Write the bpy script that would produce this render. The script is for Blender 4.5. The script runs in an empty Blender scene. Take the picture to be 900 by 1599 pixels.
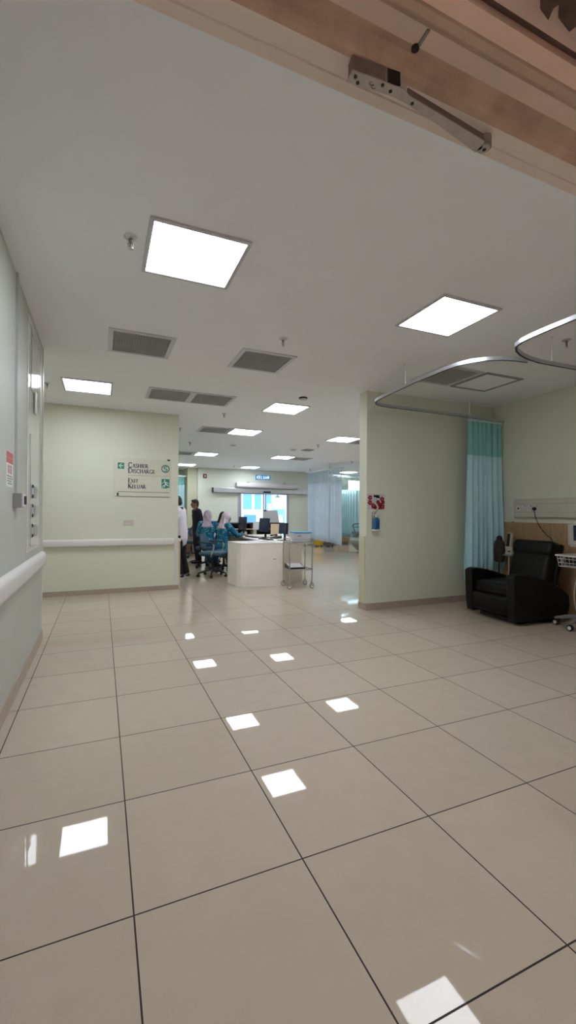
import bpy, bmesh, math, random
from mathutils import Vector, Matrix
random.seed(7)
PI = math.pi
SC = bpy.context.scene
COL = SC.collection
def V(*a): return Vector(a)

# ------------------------------------------------------------------ materials
def lin(c):
    return tuple(((x/255)/12.92 if x/255 <= .04045 else ((x/255+.055)/1.055)**2.4) for x in c)
MATS = {}
def mat(name, rgb, rough=.6, metal=0, spec=.5, amt=.04, scale=6, bump=0, bscale=60, emit=0, trans=0, alpha=1, coat=0, sheen=0, ior=1.5):
    if name in MATS: return MATS[name]
    m = bpy.data.materials.new(name); m.use_nodes = True
    nt = m.node_tree; b = nt.nodes['Principled BSDF']
    c = lin(rgb)
    tc = nt.nodes.new('ShaderNodeTexCoord')
    nz = nt.nodes.new('ShaderNodeTexNoise'); nz.inputs['Scale'].default_value = scale; nz.inputs['Detail'].default_value = 4
    nt.links.new(tc.outputs['Object'], nz.inputs['Vector'])
    rp = nt.nodes.new('ShaderNodeValToRGB')
    rp.color_ramp.elements[0].position = .3; rp.color_ramp.elements[1].position = .7
    rp.color_ramp.elements[0].color = tuple(max(0, x*(1-amt)) for x in c)+(1,)
    rp.color_ramp.elements[1].color = tuple(min(1, x*(1+amt)) for x in c)+(1,)
    nt.links.new(nz.outputs['Fac'], rp.inputs['Fac']); nt.links.new(rp.outputs['Color'], b.inputs['Base Color'])
    b.inputs['Roughness'].default_value = rough; b.inputs['Metallic'].default_value = metal
    b.inputs['Specular IOR Level'].default_value = spec; b.inputs['IOR'].default_value = ior
    b.inputs['Transmission Weight'].default_value = trans; b.inputs['Alpha'].default_value = alpha
    b.inputs['Coat Weight'].default_value = coat; b.inputs['Sheen Weight'].default_value = sheen
    if emit:
        b.inputs['Emission Color'].default_value = c+(1,); b.inputs['Emission Strength'].default_value = emit
    if bump:
        n2 = nt.nodes.new('ShaderNodeTexNoise'); n2.inputs['Scale'].default_value = bscale
        nt.links.new(tc.outputs['Object'], n2.inputs['Vector'])
        bp = nt.nodes.new('ShaderNodeBump'); bp.inputs['Strength'].default_value = bump; bp.inputs['Distance'].default_value = .01
        nt.links.new(n2.outputs['Fac'], bp.inputs['Height']); nt.links.new(bp.outputs['Normal'], b.inputs['Normal'])
    MATS[name] = m
    return m
def sheer(name, rgb, fac):
    """net cloth: part open weave, part cloth"""
    m = mat(name, rgb, .9, amt=.06); nt = m.node_tree
    out = nt.nodes['Material Output']; b = nt.nodes['Principled BSDF']
    t = nt.nodes.new('ShaderNodeBsdfTransparent'); mx = nt.nodes.new('ShaderNodeMixShader'); mx.inputs[0].default_value = fac
    nt.links.new(t.outputs[0], mx.inputs[1]); nt.links.new(b.outputs[0], mx.inputs[2]); nt.links.new(mx.outputs[0], out.inputs['Surface'])
    return m
def cloth_mat(name, rgb, trans=.35):
    m = mat(name, rgb, .85, amt=.05, scale=3); nt = m.node_tree
    out = nt.nodes['Material Output']; b = nt.nodes['Principled BSDF']
    t = nt.nodes.new('ShaderNodeBsdfTranslucent'); t.inputs[0].default_value = lin(rgb)+(1,)
    mx = nt.nodes.new('ShaderNodeMixShader'); mx.inputs[0].default_value = trans
    nt.links.new(b.outputs[0], mx.inputs[1]); nt.links.new(t.outputs[0], mx.inputs[2]); nt.links.new(mx.outputs[0], out.inputs['Surface'])
    return m
def glass_mat(name, rgb, fac=.12, rough=.02):
    m = mat(name, rgb, rough, amt=.01); nt = m.node_tree
    out = nt.nodes['Material Output']
    t = nt.nodes.new('ShaderNodeBsdfTransparent'); t.inputs[0].default_value = lin(rgb)+(1,)
    g = nt.nodes.new('ShaderNodeBsdfGlossy'); g.inputs['Roughness'].default_value = rough
    mx = nt.nodes.new('ShaderNodeMixShader'); mx.inputs[0].default_value = fac
    nt.links.new(t.outputs[0], mx.inputs[1]); nt.links.new(g.outputs[0], mx.inputs[2]); nt.links.new(mx.outputs[0], out.inputs['Surface'])
    return m
def floor_mat():
    m = bpy.data.materials.new('polished_tiles'); m.use_nodes = True
    nt = m.node_tree; N = nt.nodes; L = nt.links; b = N['Principled BSDF']
    geo = N.new('ShaderNodeNewGeometry'); sp = N.new('ShaderNodeSeparateXYZ'); L.new(geo.outputs['Position'], sp.inputs[0])
    def math_(op, a, bb, c=None):
        n = N.new('ShaderNodeMath'); n.operation = op
        for i, x in enumerate((a, bb, c)):
            if x is None: continue
            if isinstance(x, (int, float)): n.inputs[i].default_value = x
            else: L.new(x, n.inputs[i])
        return n.outputs[0]
    tx = math_('DIVIDE', math_('SUBTRACT', sp.outputs[0], .1038), .6)
    ty = math_('DIVIDE', math_('SUBTRACT', sp.outputs[1], 1.4898), .6094)
    def dist(t): return math_('MULTIPLY', math_('ABSOLUTE', math_('SUBTRACT', t, math_('ROUND', t, 0)), 0), .6)
    d = math_('MINIMUM', dist(tx), dist(ty))
    line = math_('LESS_THAN', d, .0027)
    wn = N.new('ShaderNodeTexWhiteNoise'); wn.noise_dimensions = '2D'
    cv = N.new('ShaderNodeCombineXYZ'); L.new(math_('FLOOR', tx, 0), cv.inputs[0]); L.new(math_('FLOOR', ty, 0), cv.inputs[1]); L.new(cv.outputs[0], wn.inputs['Vector'])
    nz = N.new('ShaderNodeTexNoise'); nz.inputs['Scale'].default_value = 9; nz.inputs['Detail'].default_value = 8; L.new(geo.outputs['Position'], nz.inputs['Vector'])
    nf = N.new('ShaderNodeTexNoise'); nf.inputs['Scale'].default_value = 260; nf.inputs['Detail'].default_value = 2; L.new(geo.outputs['Position'], nf.inputs['Vector'])
    f = math_('ADD', math_('ADD', math_('MULTIPLY', nz.outputs['Fac'], .45), math_('MULTIPLY', nf.outputs['Fac'], .35)), math_('MULTIPLY', wn.outputs['Value'], .2))
    rp = N.new('ShaderNodeValToRGB'); rp.color_ramp.elements[0].position = .2; rp.color_ramp.elements[1].position = .8
    rp.color_ramp.elements[0].color = lin(FLOOR_A)+(1,); rp.color_ramp.elements[1].color = lin(FLOOR_B)+(1,)
    L.new(f, rp.inputs[0])
    mx = N.new('ShaderNodeMix'); mx.data_type = 'RGBA'; L.new(line, mx.inputs[0]); L.new(rp.outputs[0], mx.inputs[6]); mx.inputs[7].default_value = lin((48, 38, 36))+(1,)
    L.new(mx.outputs[2], b.inputs['Base Color'])
    rr = math_('ADD', math_('MULTIPLY', line, .5), .025)
    L.new(rr, b.inputs['Roughness']); b.inputs['IOR'].default_value = 1.31
    MATS['polished_tiles'] = m
    return m
def wood_mat(name, a, bcol, scale=3, rough=.5):
    m = mat(name, a, rough); nt = m.node_tree; b = nt.nodes['Principled BSDF']
    tc = nt.nodes.new('ShaderNodeTexCoord'); mp = nt.nodes.new('ShaderNodeMapping'); mp.inputs['Scale'].default_value = (scale*6, scale*6, scale*.5)
    nz = nt.nodes.new('ShaderNodeTexNoise'); nz.inputs['Scale'].default_value = 3; nz.inputs['Detail'].default_value = 6
    rp = nt.nodes.new('ShaderNodeValToRGB'); rp.color_ramp.elements[0].position = .35; rp.color_ramp.elements[1].position = .65
    rp.color_ramp.elements[0].color = lin(a)+(1,); rp.color_ramp.elements[1].color = lin(bcol)+(1,)
    nt.links.new(tc.outputs['Object'], mp.inputs[0]); nt.links.new(mp.outputs[0], nz.inputs['Vector']); nt.links.new(nz.outputs['Fac'], rp.inputs[0]); nt.links.new(rp.outputs[0], b.inputs['Base Color'])
    return m
def batik_mat(name, base, leaf, pale):
    m = mat(name, base, .8); nt = m.node_tree; N = nt.nodes; b = N['Principled BSDF']
    tc = N.new('ShaderNodeTexCoord')
    v1 = N.new('ShaderNodeTexVoronoi'); v1.inputs['Scale'].default_value = 20; v1.feature = 'DISTANCE_TO_EDGE'
    nz = N.new('ShaderNodeTexNoise'); nz.inputs['Scale'].default_value = 24; nz.inputs['Detail'].default_value = 3
    nt.links.new(tc.outputs['Object'], v1.inputs['Vector']); nt.links.new(tc.outputs['Object'], nz.inputs['Vector'])
    r1 = N.new('ShaderNodeValToRGB'); r1.color_ramp.elements[0].position = .42; r1.color_ramp.elements[1].position = .58
    r1.color_ramp.elements[0].color = lin(base)+(1,); r1.color_ramp.elements[1].color = lin(leaf)+(1,)
    nt.links.new(nz.outputs['Fac'], r1.inputs[0])
    r2 = N.new('ShaderNodeValToRGB'); r2.color_ramp.elements[0].position = .05; r2.color_ramp.elements[1].position = .11
    r2.color_ramp.elements[0].color = (1, 1, 1, 1); r2.color_ramp.elements[1].color = (0, 0, 0, 1)
    nt.links.new(v1.outputs['Distance'], r2.inputs[0])
    n3 = N.new('ShaderNodeTexNoise'); n3.inputs['Scale'].default_value = 11; nt.links.new(tc.outputs['Object'], n3.inputs['Vector'])
    r3 = N.new('ShaderNodeValToRGB'); r3.color_ramp.elements[0].position = .50; r3.color_ramp.elements[1].position = .60
    nt.links.new(n3.outputs['Fac'], r3.inputs[0])
    mu = N.new('ShaderNodeMath'); mu.operation = 'MULTIPLY'; nt.links.new(r2.outputs[0], mu.inputs[0]); nt.links.new(r3.outputs[0], mu.inputs[1])
    mx = N.new('ShaderNodeMix'); mx.data_type = 'RGBA'; nt.links.new(mu.outputs[0], mx.inputs[0]); nt.links.new(r1.outputs[0], mx.inputs[6]); mx.inputs[7].default_value = lin(pale)+(1,)
    nt.links.new(mx.outputs[2], b.inputs['Base Color'])
    return m

FLOOR_A, FLOOR_B = (188, 174, 157), (202, 188, 171)
LAMP = 9.0
M_floor = floor_mat()
M_wall = mat('green_wall_paint', (224, 226, 208), .55, amt=.012, scale=1.5, spec=.3)
M_wall_pale = mat('pale_wall_paint', (196, 199, 191), .6, amt=.012, scale=1.5, spec=.2)
M_ceil = mat('ceiling_paint', (244, 246, 251), .8, amt=.01, scale=.8, spec=.2)
M_skirt = mat('skirting_tile', (176, 160, 146), .25, amt=.05, scale=8)
M_white = mat('white_plastic', (222, 220, 220), .4, amt=.02)
M_rail = mat('bumper_vinyl', (226, 222, 222), .45, amt=.02)
M_alu = mat('aluminium', (196, 198, 204), .35, .85, amt=.03)
M_steel = mat('stainless_steel', (196, 192, 186), .25, .95, amt=.05)
M_darksteel = mat('worn_metal', (150, 142, 136), .5, .3, amt=.15, scale=60)
M_black = mat('black_plastic', (22, 22, 24), .45, amt=.1)
M_navy = mat('navy_plastic', (32, 40, 78), .4, amt=.08)
M_grey = mat('grey_metal', (150, 148, 150), .5, .2, amt=.05)
M_vent = mat('vent_aluminium', (196, 196, 196), .5, .3, amt=.05)
M_ventdark = mat('vent_filter', (158, 158, 160), .9, amt=.15, scale=30)
M_leather = mat('black_leather', (10, 9, 9), .45, amt=.12, scale=14, bump=.2, bscale=140, spec=.3)
M_lamp = mat('lamp_diffuser', (243, 248, 255), .5, amt=.004, emit=LAMP)
M_lampframe = mat('lamp_frame', (205, 204, 210), .4, amt=.02)
M_lettering = mat('navy_lettering', (44, 48, 86), .5, amt=.02)
M_green = mat('sign_green', (24, 140, 116), .5, amt=.03)
M_signwhite = mat('sign_white', (236, 238, 236), .5, amt=.01)
M_acrylic = mat('sign_acrylic', (222, 222, 206), .12, amt=.01)
M_frame = mat('painted_door_frame', (228, 206, 190), .5, amt=.05, scale=9, spec=.3)
M_frame_brown = mat('frame_brown', (196, 166, 146), .7, amt=.18, scale=14)  # browner tone for the two coved bands of the frame head
M_frame_edge = mat('painted_frame_edge', (230, 216, 206), .45, amt=.03)

# ------------------------------------------------------------------ mesh helpers
class MB:
    def __init__(s): s.bm = bmesh.new()
    def box(s, c, d, rot=None, bev=0, seg=2, taper=None):
        r = bmesh.ops.create_cube(s.bm, size=1)['verts']
        for v in r:
            v.co = Vector((v.co.x*d[0], v.co.y*d[1], v.co.z*d[2]))
            if taper and v.co.z > 0: v.co.x *= taper[0]; v.co.y *= taper[1]
        if bev:
            es = list({e for v in r for e in v.link_edges})
            q = bmesh.ops.bevel(s.bm, geom=es, offset=bev, segments=seg, profile=.5, affect='EDGES')
            r = list({v for v in q['verts']} | {v for v in r if v.is_valid})
        if rot is not None:
            for v in r: v.co = rot @ v.co
        for v in r: v.co += Vector(c)
        return s
    def bb(s, x0, x1, y0, y1, z0, z1, bev=0, seg=2):
        return s.box(((x0+x1)/2, (y0+y1)/2, (z0+z1)/2), (abs(x1-x0), abs(y1-y0), abs(z1-z0)), None, bev, seg)
    def rings(s, rings, closed=False, caps=True):
        vs = [[s.bm.verts.new(p) for p in r] for r in rings]
        n = len(vs[0]); k = len(vs)
        for i in range(k if closed else k-1):
            a, b = vs[i], vs[(i+1) % k]
            for j in range(n):
                try: s.bm.faces.new((a[j], a[(j+1) % n], b[(j+1) % n], b[j]))
                except ValueError: pass
        if caps and not closed:
            s.bm.faces.new(list(reversed(vs[0]))); s.bm.faces.new(vs[-1])
        return s
    def tube(s, pts, r, n=8, closed=False, caps=True):
        pts = [Vector(p) for p in pts]; k = len(pts)
        rr = r if isinstance(r, (list, tuple)) else [r]*k
        up = None; out = []
        for i, p in enumerate(pts):
            a = pts[i-1] if (i > 0 or closed) else p; b = pts[(i+1) % k] if (i < k-1 or closed) else p
            t = (b-a).normalized()
            if up is None: up = t.orthogonal().normalized()
            up = (up - t*up.dot(t)).normalized(); w = t.cross(up)
            out.append([p+(up*math.cos(2*PI*j/n)+w*math.sin(2*PI*j/n))*rr[i] for j in range(n)])
        return s.rings(out, closed, caps)
    def sweep(s, pts, prof, closed=False, caps=True):
        """prof: list of (horizontal offset, vertical offset); path in the xy plane"""
        pts = [Vector(p) for p in pts]; k = len(pts); out = []
        for i, p in enumerate(pts):
            a = pts[i-1] if (i > 0 or closed) else p; b = pts[(i+1) % k] if (i < k-1 or closed) else p
            t = (b-a); t.z = 0; t.normalize(); w = Vector((-t.y, t.x, 0))
            out.append([p+w*u+Vector((0, 0, v)) for u, v in prof])
        return s.rings(out, closed, caps)
    def lathe(s, prof, c=(0, 0, 0), n=16, axis='Z', caps=True):
        c = Vector(c); out = []
        for r, h in prof:
            ring = []
            for j in range(n):
                a = 2*PI*j/n; x, y = max(r, 1e-4)*math.cos(a), max(r, 1e-4)*math.sin(a)
                ring.append(c+{'Z': Vector((x, y, h)), 'X': Vector((h, x, y)), 'Y': Vector((y, h, x))}[axis])
            out.append(ring)
        return s.rings(out, False, caps)
    def prism(s, poly, z0, z1, bev=0):
        return s.rings([[Vector((x, y, z0)) for x, y in poly], [Vector((x, y, z1)) for x, y in poly]])
    def prism_x(s, poly, x0, x1): return s.rings([[Vector((x0, y, z)) for y, z in poly], [Vector((x1, y, z)) for y, z in poly]])
    def prism_y(s, poly, y0, y1): return s.rings([[Vector((x, y0, z)) for x, z in poly], [Vector((x, y1, z)) for x, z in poly]])
    def ell(s, c, r, n=14, rot=None):
        q = bmesh.ops.create_uvsphere(s.bm, u_segments=n, v_segments=max(6, n//2+1), radius=1)['verts']
        for v in q:
            v.co = Vector((v.co.x*r[0], v.co.y*r[1], v.co.z*r[2]))
            if rot is not None: v.co = rot @ v.co
            v.co += Vector(c)
        return s
    def limb(s, pts, radii, side=None, squash=1.0, n=12, round0=True, round1=True):
        """tapered closed limb with rounded ends; along `side` the radius is r, across it r*squash"""
        pts = [Vector(p) for p in pts]; radii = list(radii)
        if round0:
            t = (pts[0]-pts[1]).normalized(); r = radii[0]
            pts = [pts[0]+t*r*.95, pts[0]+t*r*.7]+pts; radii = [r*.25, r*.72]+radii
        if round1:
            t = (pts[-1]-pts[-2]).normalized(); r = radii[-1]
            pts = pts+[pts[-1]+t*r*.7, pts[-1]+t*r*.95]; radii = radii+[r*.72, r*.25]
        k = len(pts); out = []; u = None
        for i, p in enumerate(pts):
            t = (pts[min(i+1, k-1)]-pts[max(i-1, 0)]).normalized()
            base = Vector(side) if side is not None else (u if u is not None else t.orthogonal())
            u = (base-t*base.dot(t)).normalized(); w = t.cross(u)
            out.append([p+u*math.cos(2*PI*j/n)*radii[i]+w*math.sin(2*PI*j/n)*radii[i]*squash for j in range(n)])
        return s.rings(out)
    def build(s, name, m, parent=None, smooth=False, bevel=0, loc=None, rot=None):
        bmesh.ops.recalc_face_normals(s.bm, faces=s.bm.faces)
        me = bpy.data.meshes.new(name); s.bm.to_mesh(me); s.bm.free()
        me.materials.append(m)
        o = bpy.data.objects.new(name, me); COL.objects.link(o)
        if smooth:
            for p in me.polygons: p.use_smooth = True
            if smooth != 'all': me.set_sharp_from_angle(angle=math.radians(40))
        if bevel:
            md = o.modifiers.new('Bevel', 'BEVEL'); md.width = bevel; md.segments = 2; md.limit_method = 'ANGLE'
        if loc is not None: o.location = loc
        if rot is not None: o.rotation_euler = rot
        if parent is not None: o.parent = parent
        return o
def tag(o, label, cat, group=None):
    o['label'] = label; o['category'] = cat
    if group: o['group'] = group
    return o
def thing(name, label, cat, loc=(0, 0, 0), rz=0, group=None):
    o = bpy.data.objects.new(name, None); COL.objects.link(o)
    o.empty_display_size = .1; o.location = loc; o.rotation_euler = (0, 0, rz)
    return tag(o, label, cat, group)
def struct(o): o['kind'] = 'structure'; return o
def copy_tree(o, loc=None, label=None, rz=None):
    c = o.copy(); COL.objects.link(c)
    for ch in o.children:
        d = ch.copy(); COL.objects.link(d); d.parent = c
        for g in ch.children:
            e = g.copy(); COL.objects.link(e); e.parent = d
    if loc is not None: c.location = loc
    if rz is not None: c.rotation_euler = (0, 0, rz)
    if label: c['label'] = label
    return c
def remesh(o, vox, smooth=3):
    """union of the overlapping closed shells into one continuous surface"""
    md = o.modifiers.new('Remesh', 'REMESH'); md.mode = 'VOXEL'; md.voxel_size = vox; md.use_smooth_shade = True
    if smooth:
        sm = o.modifiers.new('Smooth', 'SMOOTH'); sm.iterations = smooth; sm.factor = .5
    dg = bpy.context.evaluated_depsgraph_get(); ev = o.evaluated_get(dg)
    me = bpy.data.meshes.new_from_object(ev); me.name = o.name
    old = o.data; o.modifiers.clear(); o.data = me
    if not me.materials: me.materials.append(old.materials[0])
    for p in me.polygons: p.use_smooth = True
    return o
def arc(cx, cy, r, a0, a1, n=8, z=0):
    return [Vector((cx+r*math.cos(a0+(a1-a0)*i/n), cy+r*math.sin(a0+(a1-a0)*i/n), z)) for i in range(n+1)]
def bez(p0, p1, p2, p3, n=10):
    p0, p1, p2, p3 = map(Vector, (p0, p1, p2, p3))
    return [p0*(1-t)**3+p1*3*t*(1-t)**2+p2*3*t*t*(1-t)+p3*t**3 for t in [i/n for i in range(n+1)]]
def spline(pts, n=6):
    P = [Vector(p) for p in pts]; out = []
    for i in range(len(P)-1):
        a, b, c, d = P[max(i-1, 0)], P[i], P[i+1], P[min(i+2, len(P)-1)]
        for k in range(n):
            t = k/n
            out.append(.5*((2*b)+(c-a)*t+(2*a-5*b+4*c-d)*t*t+(3*b-a-3*c+d)*t**3))
    return out+[P[-1]]

# ------------------------------------------------------------------ the setting
CZ = 2.9685; YS = 7.5685; YB = 4.9885; XL = -.56; XR = 5.6; YF = 16.0; YG = 17.0
struct(MB().bb(-3, 13, -3.2, 18, -.15, 0).build('floor', M_floor))
struct(MB().bb(-3, 13, .56, 18, CZ, CZ+.15).build('ceiling', M_ceil))
# left wall ends in a white corner strip; the floor goes on round its corner
struct(MB().bb(XL-.16, XL, .56, 5.06, 0, CZ).build('wall_left', M_wall_pale))
struct(MB().bb(XL-.165, XL+.006, 5.03, 5.075, .12, CZ).build('trim_1', M_white))
struct(MB().bb(XL-.17, XL+.012, .6, 5.08, 0, .10).build('baseboard_left', M_skirt))
struct(MB().bb(-2.3, -2.15, 5.06, 7.6, 0, CZ).build('wall_recess', M_wall))
struct(MB().bb(-2.2, -.6, 5.0, 5.06, 0, CZ).build('wall_recess_front', M_wall))
# wall with the direction sign
struct(MB().bb(-2.2, 1.197, YS, YS+.15, 0, CZ).build('wall_back', M_wall))
struct(MB().bb(-2.2, 1.21, YS-.012, YS+.162, 0, .075).build('baseboard_back', M_skirt))
g = MB(); g.bb(1.135, 1.20, YS-.006, YS, .075, .86); g.bb(1.197, 1.205, YS-.006, YS+.156, .075, .86)
struct(g.build('trim_2', M_white))
struct(MB().bb(1.205, 1.235, YS-.0, YS+.15, .0, .86).build('trim_3', mat('beige_corner_guard', (214, 196, 160), .5)))
# bay wall (right of the passage), its end face, the side wall
struct(MB().bb(3.285, 5.7, YB, YB+.18, 0, CZ).build('wall_bay', M_wall))
g = MB(); g.bb(3.277, XR, YB-.01, YB+.19, 0, .09)
struct(g.build('baseboard_bay', M_skirt))
struct(MB().bb(XR, XR+.15, .56, YB+.18, 0, CZ).build('wall_right', M_wall))
struct(MB().bb(3.268, 3.292, YB+.02, YB+.16, .09, 1.0).build('trim_4', mat('cream_corner_guard', (206, 206, 178), .5)))
# far wall with the sliding doors, the recess left of it, the side bay right of it
g = MB()
g.bb(3.24, 4.82, YF, YF+.25, 0, CZ); g.bb(6.80, 7.74, YF, YF+.25, 0, CZ); g.bb(4.82, 6.80, YF, YF+.25, 2.07, CZ)
struct(g.build('wall_far', mat('far_wall_paint', (220, 226, 215), .55, amt=.012, scale=1.5, spec=.3)))
struct(MB().bb(2.90, 3.25, YF+.25, YF+.5, 0, CZ).build('wall_far_recess', mat('recess_paint', (208, 209, 184), .55, amt=.012, spec=.3)))
struct(MB().bb(.45, 2.95, 17.3, 17.5, 0, CZ).build('wall_far_left', M_wall))
struct(MB().bb(.45, .6, YS+.15, 17.5, 0, CZ).build('wall_passage', M_wall))
struct(MB().bb(2.90, 3.05, YF+.5, 17.5, 0, CZ).build('wall_far_recess_return', M_wall))
g = MB(); g.bb(7.74, 10.2, YG, YG+.2, 0, CZ); g.bb(11.8, 13, YG, YG+.2, 0, CZ); g.bb(10.2, 11.8, YG, YG+.2, 0, .9); g.bb(10.2, 11.8, YG, YG+.2, 2.86, CZ)
struct(g.build('wall_far_right', M_wall))
struct(MB().bb(7.6, 7.74, YF+.25, YG+.2, 0, CZ).build('wall_far_return', M_wall))
struct(MB().bb(12.8, 13, YB, YG, 0, CZ).build('wall_side', M_wall))
struct(MB().bb(XR+.1, 13, YB, YB+.18, 0, CZ).build('wall_bay_rear', M_wall))
w = struct(MB().bb(10.22, 11.78, YG+.08, YG+.1, .92, 2.84).build('window_1', glass_mat('window_glass', (238, 246, 246))))
g = MB()
for x in (10.22, 11.0, 11.78): g.bb(x-.03, x+.03, YG+.05, YG+.13, .9, 2.86)
for z in (.92, 2.84): g.bb(10.2, 11.8, YG+.05, YG+.13, z-.03, z+.03)
g.build('window_frame', M_white, w)
# doorway wall and the corridor the photo is taken from
M_corr = mat('corridor_wall_paint', (236, 226, 214), .6, amt=.02)
g = MB(); g.bb(-1.5, -.5, .44, .763, 0, CZ); g.bb(1.62, 5.7, .44, .763, 0, CZ); g.bb(-.5, 1.62, .44, .763, 2.26, CZ)
struct(g.build('wall_doorway', M_corr))
g = MB(); g.bb(-1.5, -1.4, -3.2, .44, 0, 2.8); g.bb(2.6, 2.7, -3.2, .44, 0, 2.8); g.bb(-1.5, 2.7, -3.3, -3.2, 0, 2.8)
struct(g.build('wall_corridor', M_corr))
struct(MB().bb(-1.5, 2.7, -3.3, .44, 2.7, 2.8).build('ceiling_corridor', M_corr))
# steel door frame overhead: one moulded profile swept along the opening
def header(name, prof, m, x0=-.5, x1=1.62, parent=None):
    top = 2.26
    poly = list(prof)+[(prof[-1][0], top), (prof[0][0], top)]
    return MB().prism_x(poly, x0, x1).build(name, m, parent)
hd = struct(header('door_1', [(.765, 2.150), (.742, 2.150), (.740, 2.153), (.737, 2.150), (.700, 2.150)], M_frame_edge))
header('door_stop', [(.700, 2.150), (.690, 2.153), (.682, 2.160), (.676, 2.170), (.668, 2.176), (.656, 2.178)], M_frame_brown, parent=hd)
header('frame_rebate', [(.656, 2.178), (.622, 2.178)], M_frame, parent=hd)
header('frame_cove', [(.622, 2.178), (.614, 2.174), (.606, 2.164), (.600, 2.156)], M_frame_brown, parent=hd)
header('frame_shoulder', [(.600, 2.156), (.594, 2.151), (.580, 2.150), (.573, 2.156)], mat('grey_frame_paint', (200, 172, 154), .6, amt=.06, scale=9, spec=.3), parent=hd)
header('frame_fascia', [(.573, 2.148), (.543, 2.148)], mat('pink_frame_paint', (240, 204, 186), .5, amt=.04, scale=9, spec=.3), parent=hd)
header('frame_seal', [(.543, 2.162), (.540, 2.160), (.527, 2.156)], mat('brown_seal', (104, 82, 74), .8, amt=.1), parent=hd)
header('frame_lining', [(.527, 2.150), (.44, 2.150)], mat('lining_paint', (214, 184, 172), .6, amt=.05), parent=hd)
g = MB(); g.bb(-.5, -.44, .44, .765, 0, 2.26); g.bb(1.56, 1.62, .44, .765, 0, 2.26); g.build('door_jamb', M_frame, hd)
# strike hole with its dropped bolt
t = thing('flush_bolt_strike', 'small dark bolt hole in underside of the door frame', 'strike', (.537, .648, 2.178))
MB().box((.002, -.010, -.001), (.0065, .030, .003), Matrix.Rotation(-.05, 3, 'Z'), .001).build('slot', M_darksteel, t)
MB().lathe([(.0075, -.004), (.0075, .0)], (-.001, .010, 0), 14).build('bolt_hole', M_black, t, True)
# door coordinator bolted under the frame
t = thing('door_coordinator', 'worn metal door coordinator with long arm under the frame', 'door hardware', (0, 0, 2.15))
M_plate = mat('brushed_plate', (186, 178, 172), .45, .3, amt=.1, scale=50)
MB().prism([(.423, .713), (.420, .692), (.489, .686), (.497, .706)], -.029, 0).build('body', mat('body_brown_metal', (132, 116, 108), .5, .3, amt=.15, scale=60), t, bevel=.0012)
MB().prism([(.422, .715), (.420, .692), (.485, .686), (.500, .6855), (.531, .683), (.548, .690), (.766, .708), (.776, .724), (.770, .738), (.640, .7165), (.545, .704), (.510, .7045)], -.0315, -.029).build('arm_plate', M_plate, t)
for x, y in ((.431, .699), (.441, .707), (.487, .692), (.508, .696), (.563, .6995)): MB().lathe([(.0034, -.0016), (.0034, 0)], (x, y, -.0312), 10).build('screw', M_black, t, True)
for cx, cy in ((.466, .698), (.473, .702)):
    MB().tube([(cx+.0045*math.cos(a*.5), cy+.003*math.sin(a*.5), -.0316) for a in range(10)], .0006, 4).build('stamped_mark', M_black, t)
MB().prism([(.489, .702), (.489, .687), (.494, .686), (.494, .702)], -.029, 0).build('body_rib', M_darksteel, t)
MB().prism([(.494, .703), (.494, .687), (.522, .684), (.522, .700)], -.026, 0).build('latch_slot', M_black, t)
MB().prism([(.522, .690), (.522, .682), (.536, .682), (.538, .690)], -.029, -.018).build('latch_tongue', M_plate, t, bevel=.001)
MB().prism([(.545, .6905), (.545, .6935), (.762, .7115), (.764, .7085)], -.029, -.015).build('arm_flange', mat('flange_brown', (120, 104, 96), .5, .3), t)
MB().lathe([(.0150, -.028), (.0150, -.006)], (.783, .724, 0), 18).build('roller', M_darksteel, t, True)
MB().lathe([(.0125, -.0315), (.0125, -.028)], (.781, .724, 0), 18).build('roller_cap', M_plate, t, True)
MB().lathe([(.0042, -.0325), (.0042, -.031)], (.783, .724, 0), 12).build('roller_pin', M_black, t, True)
# torn strip of dark wood still stuck to the frame
g = MB()
g.rings([[Vector((x, y, z)) for x, y in ((.640, .455), (.648, .488), (.660, .497), (.688, .503), (.680, .488), (.690, .455))] for z in (2.136, 2.150)])
g.rings([[Vector((x, y, z)) for x, y in ((.668, .455), (.682, .478), (.702, .495), (.740, .502), (.743, .490), (.762, .496), (.775, .512), (.80, .515), (.83, .455))] for z in (2.138, 2.150)])
tag(g.build('splintered_trim', mat('dark_splintered_wood', (92, 70, 60), .8, amt=.35, scale=40)), 'dark splintered piece of trim at the top corner of the frame', 'broken trim')

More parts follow.
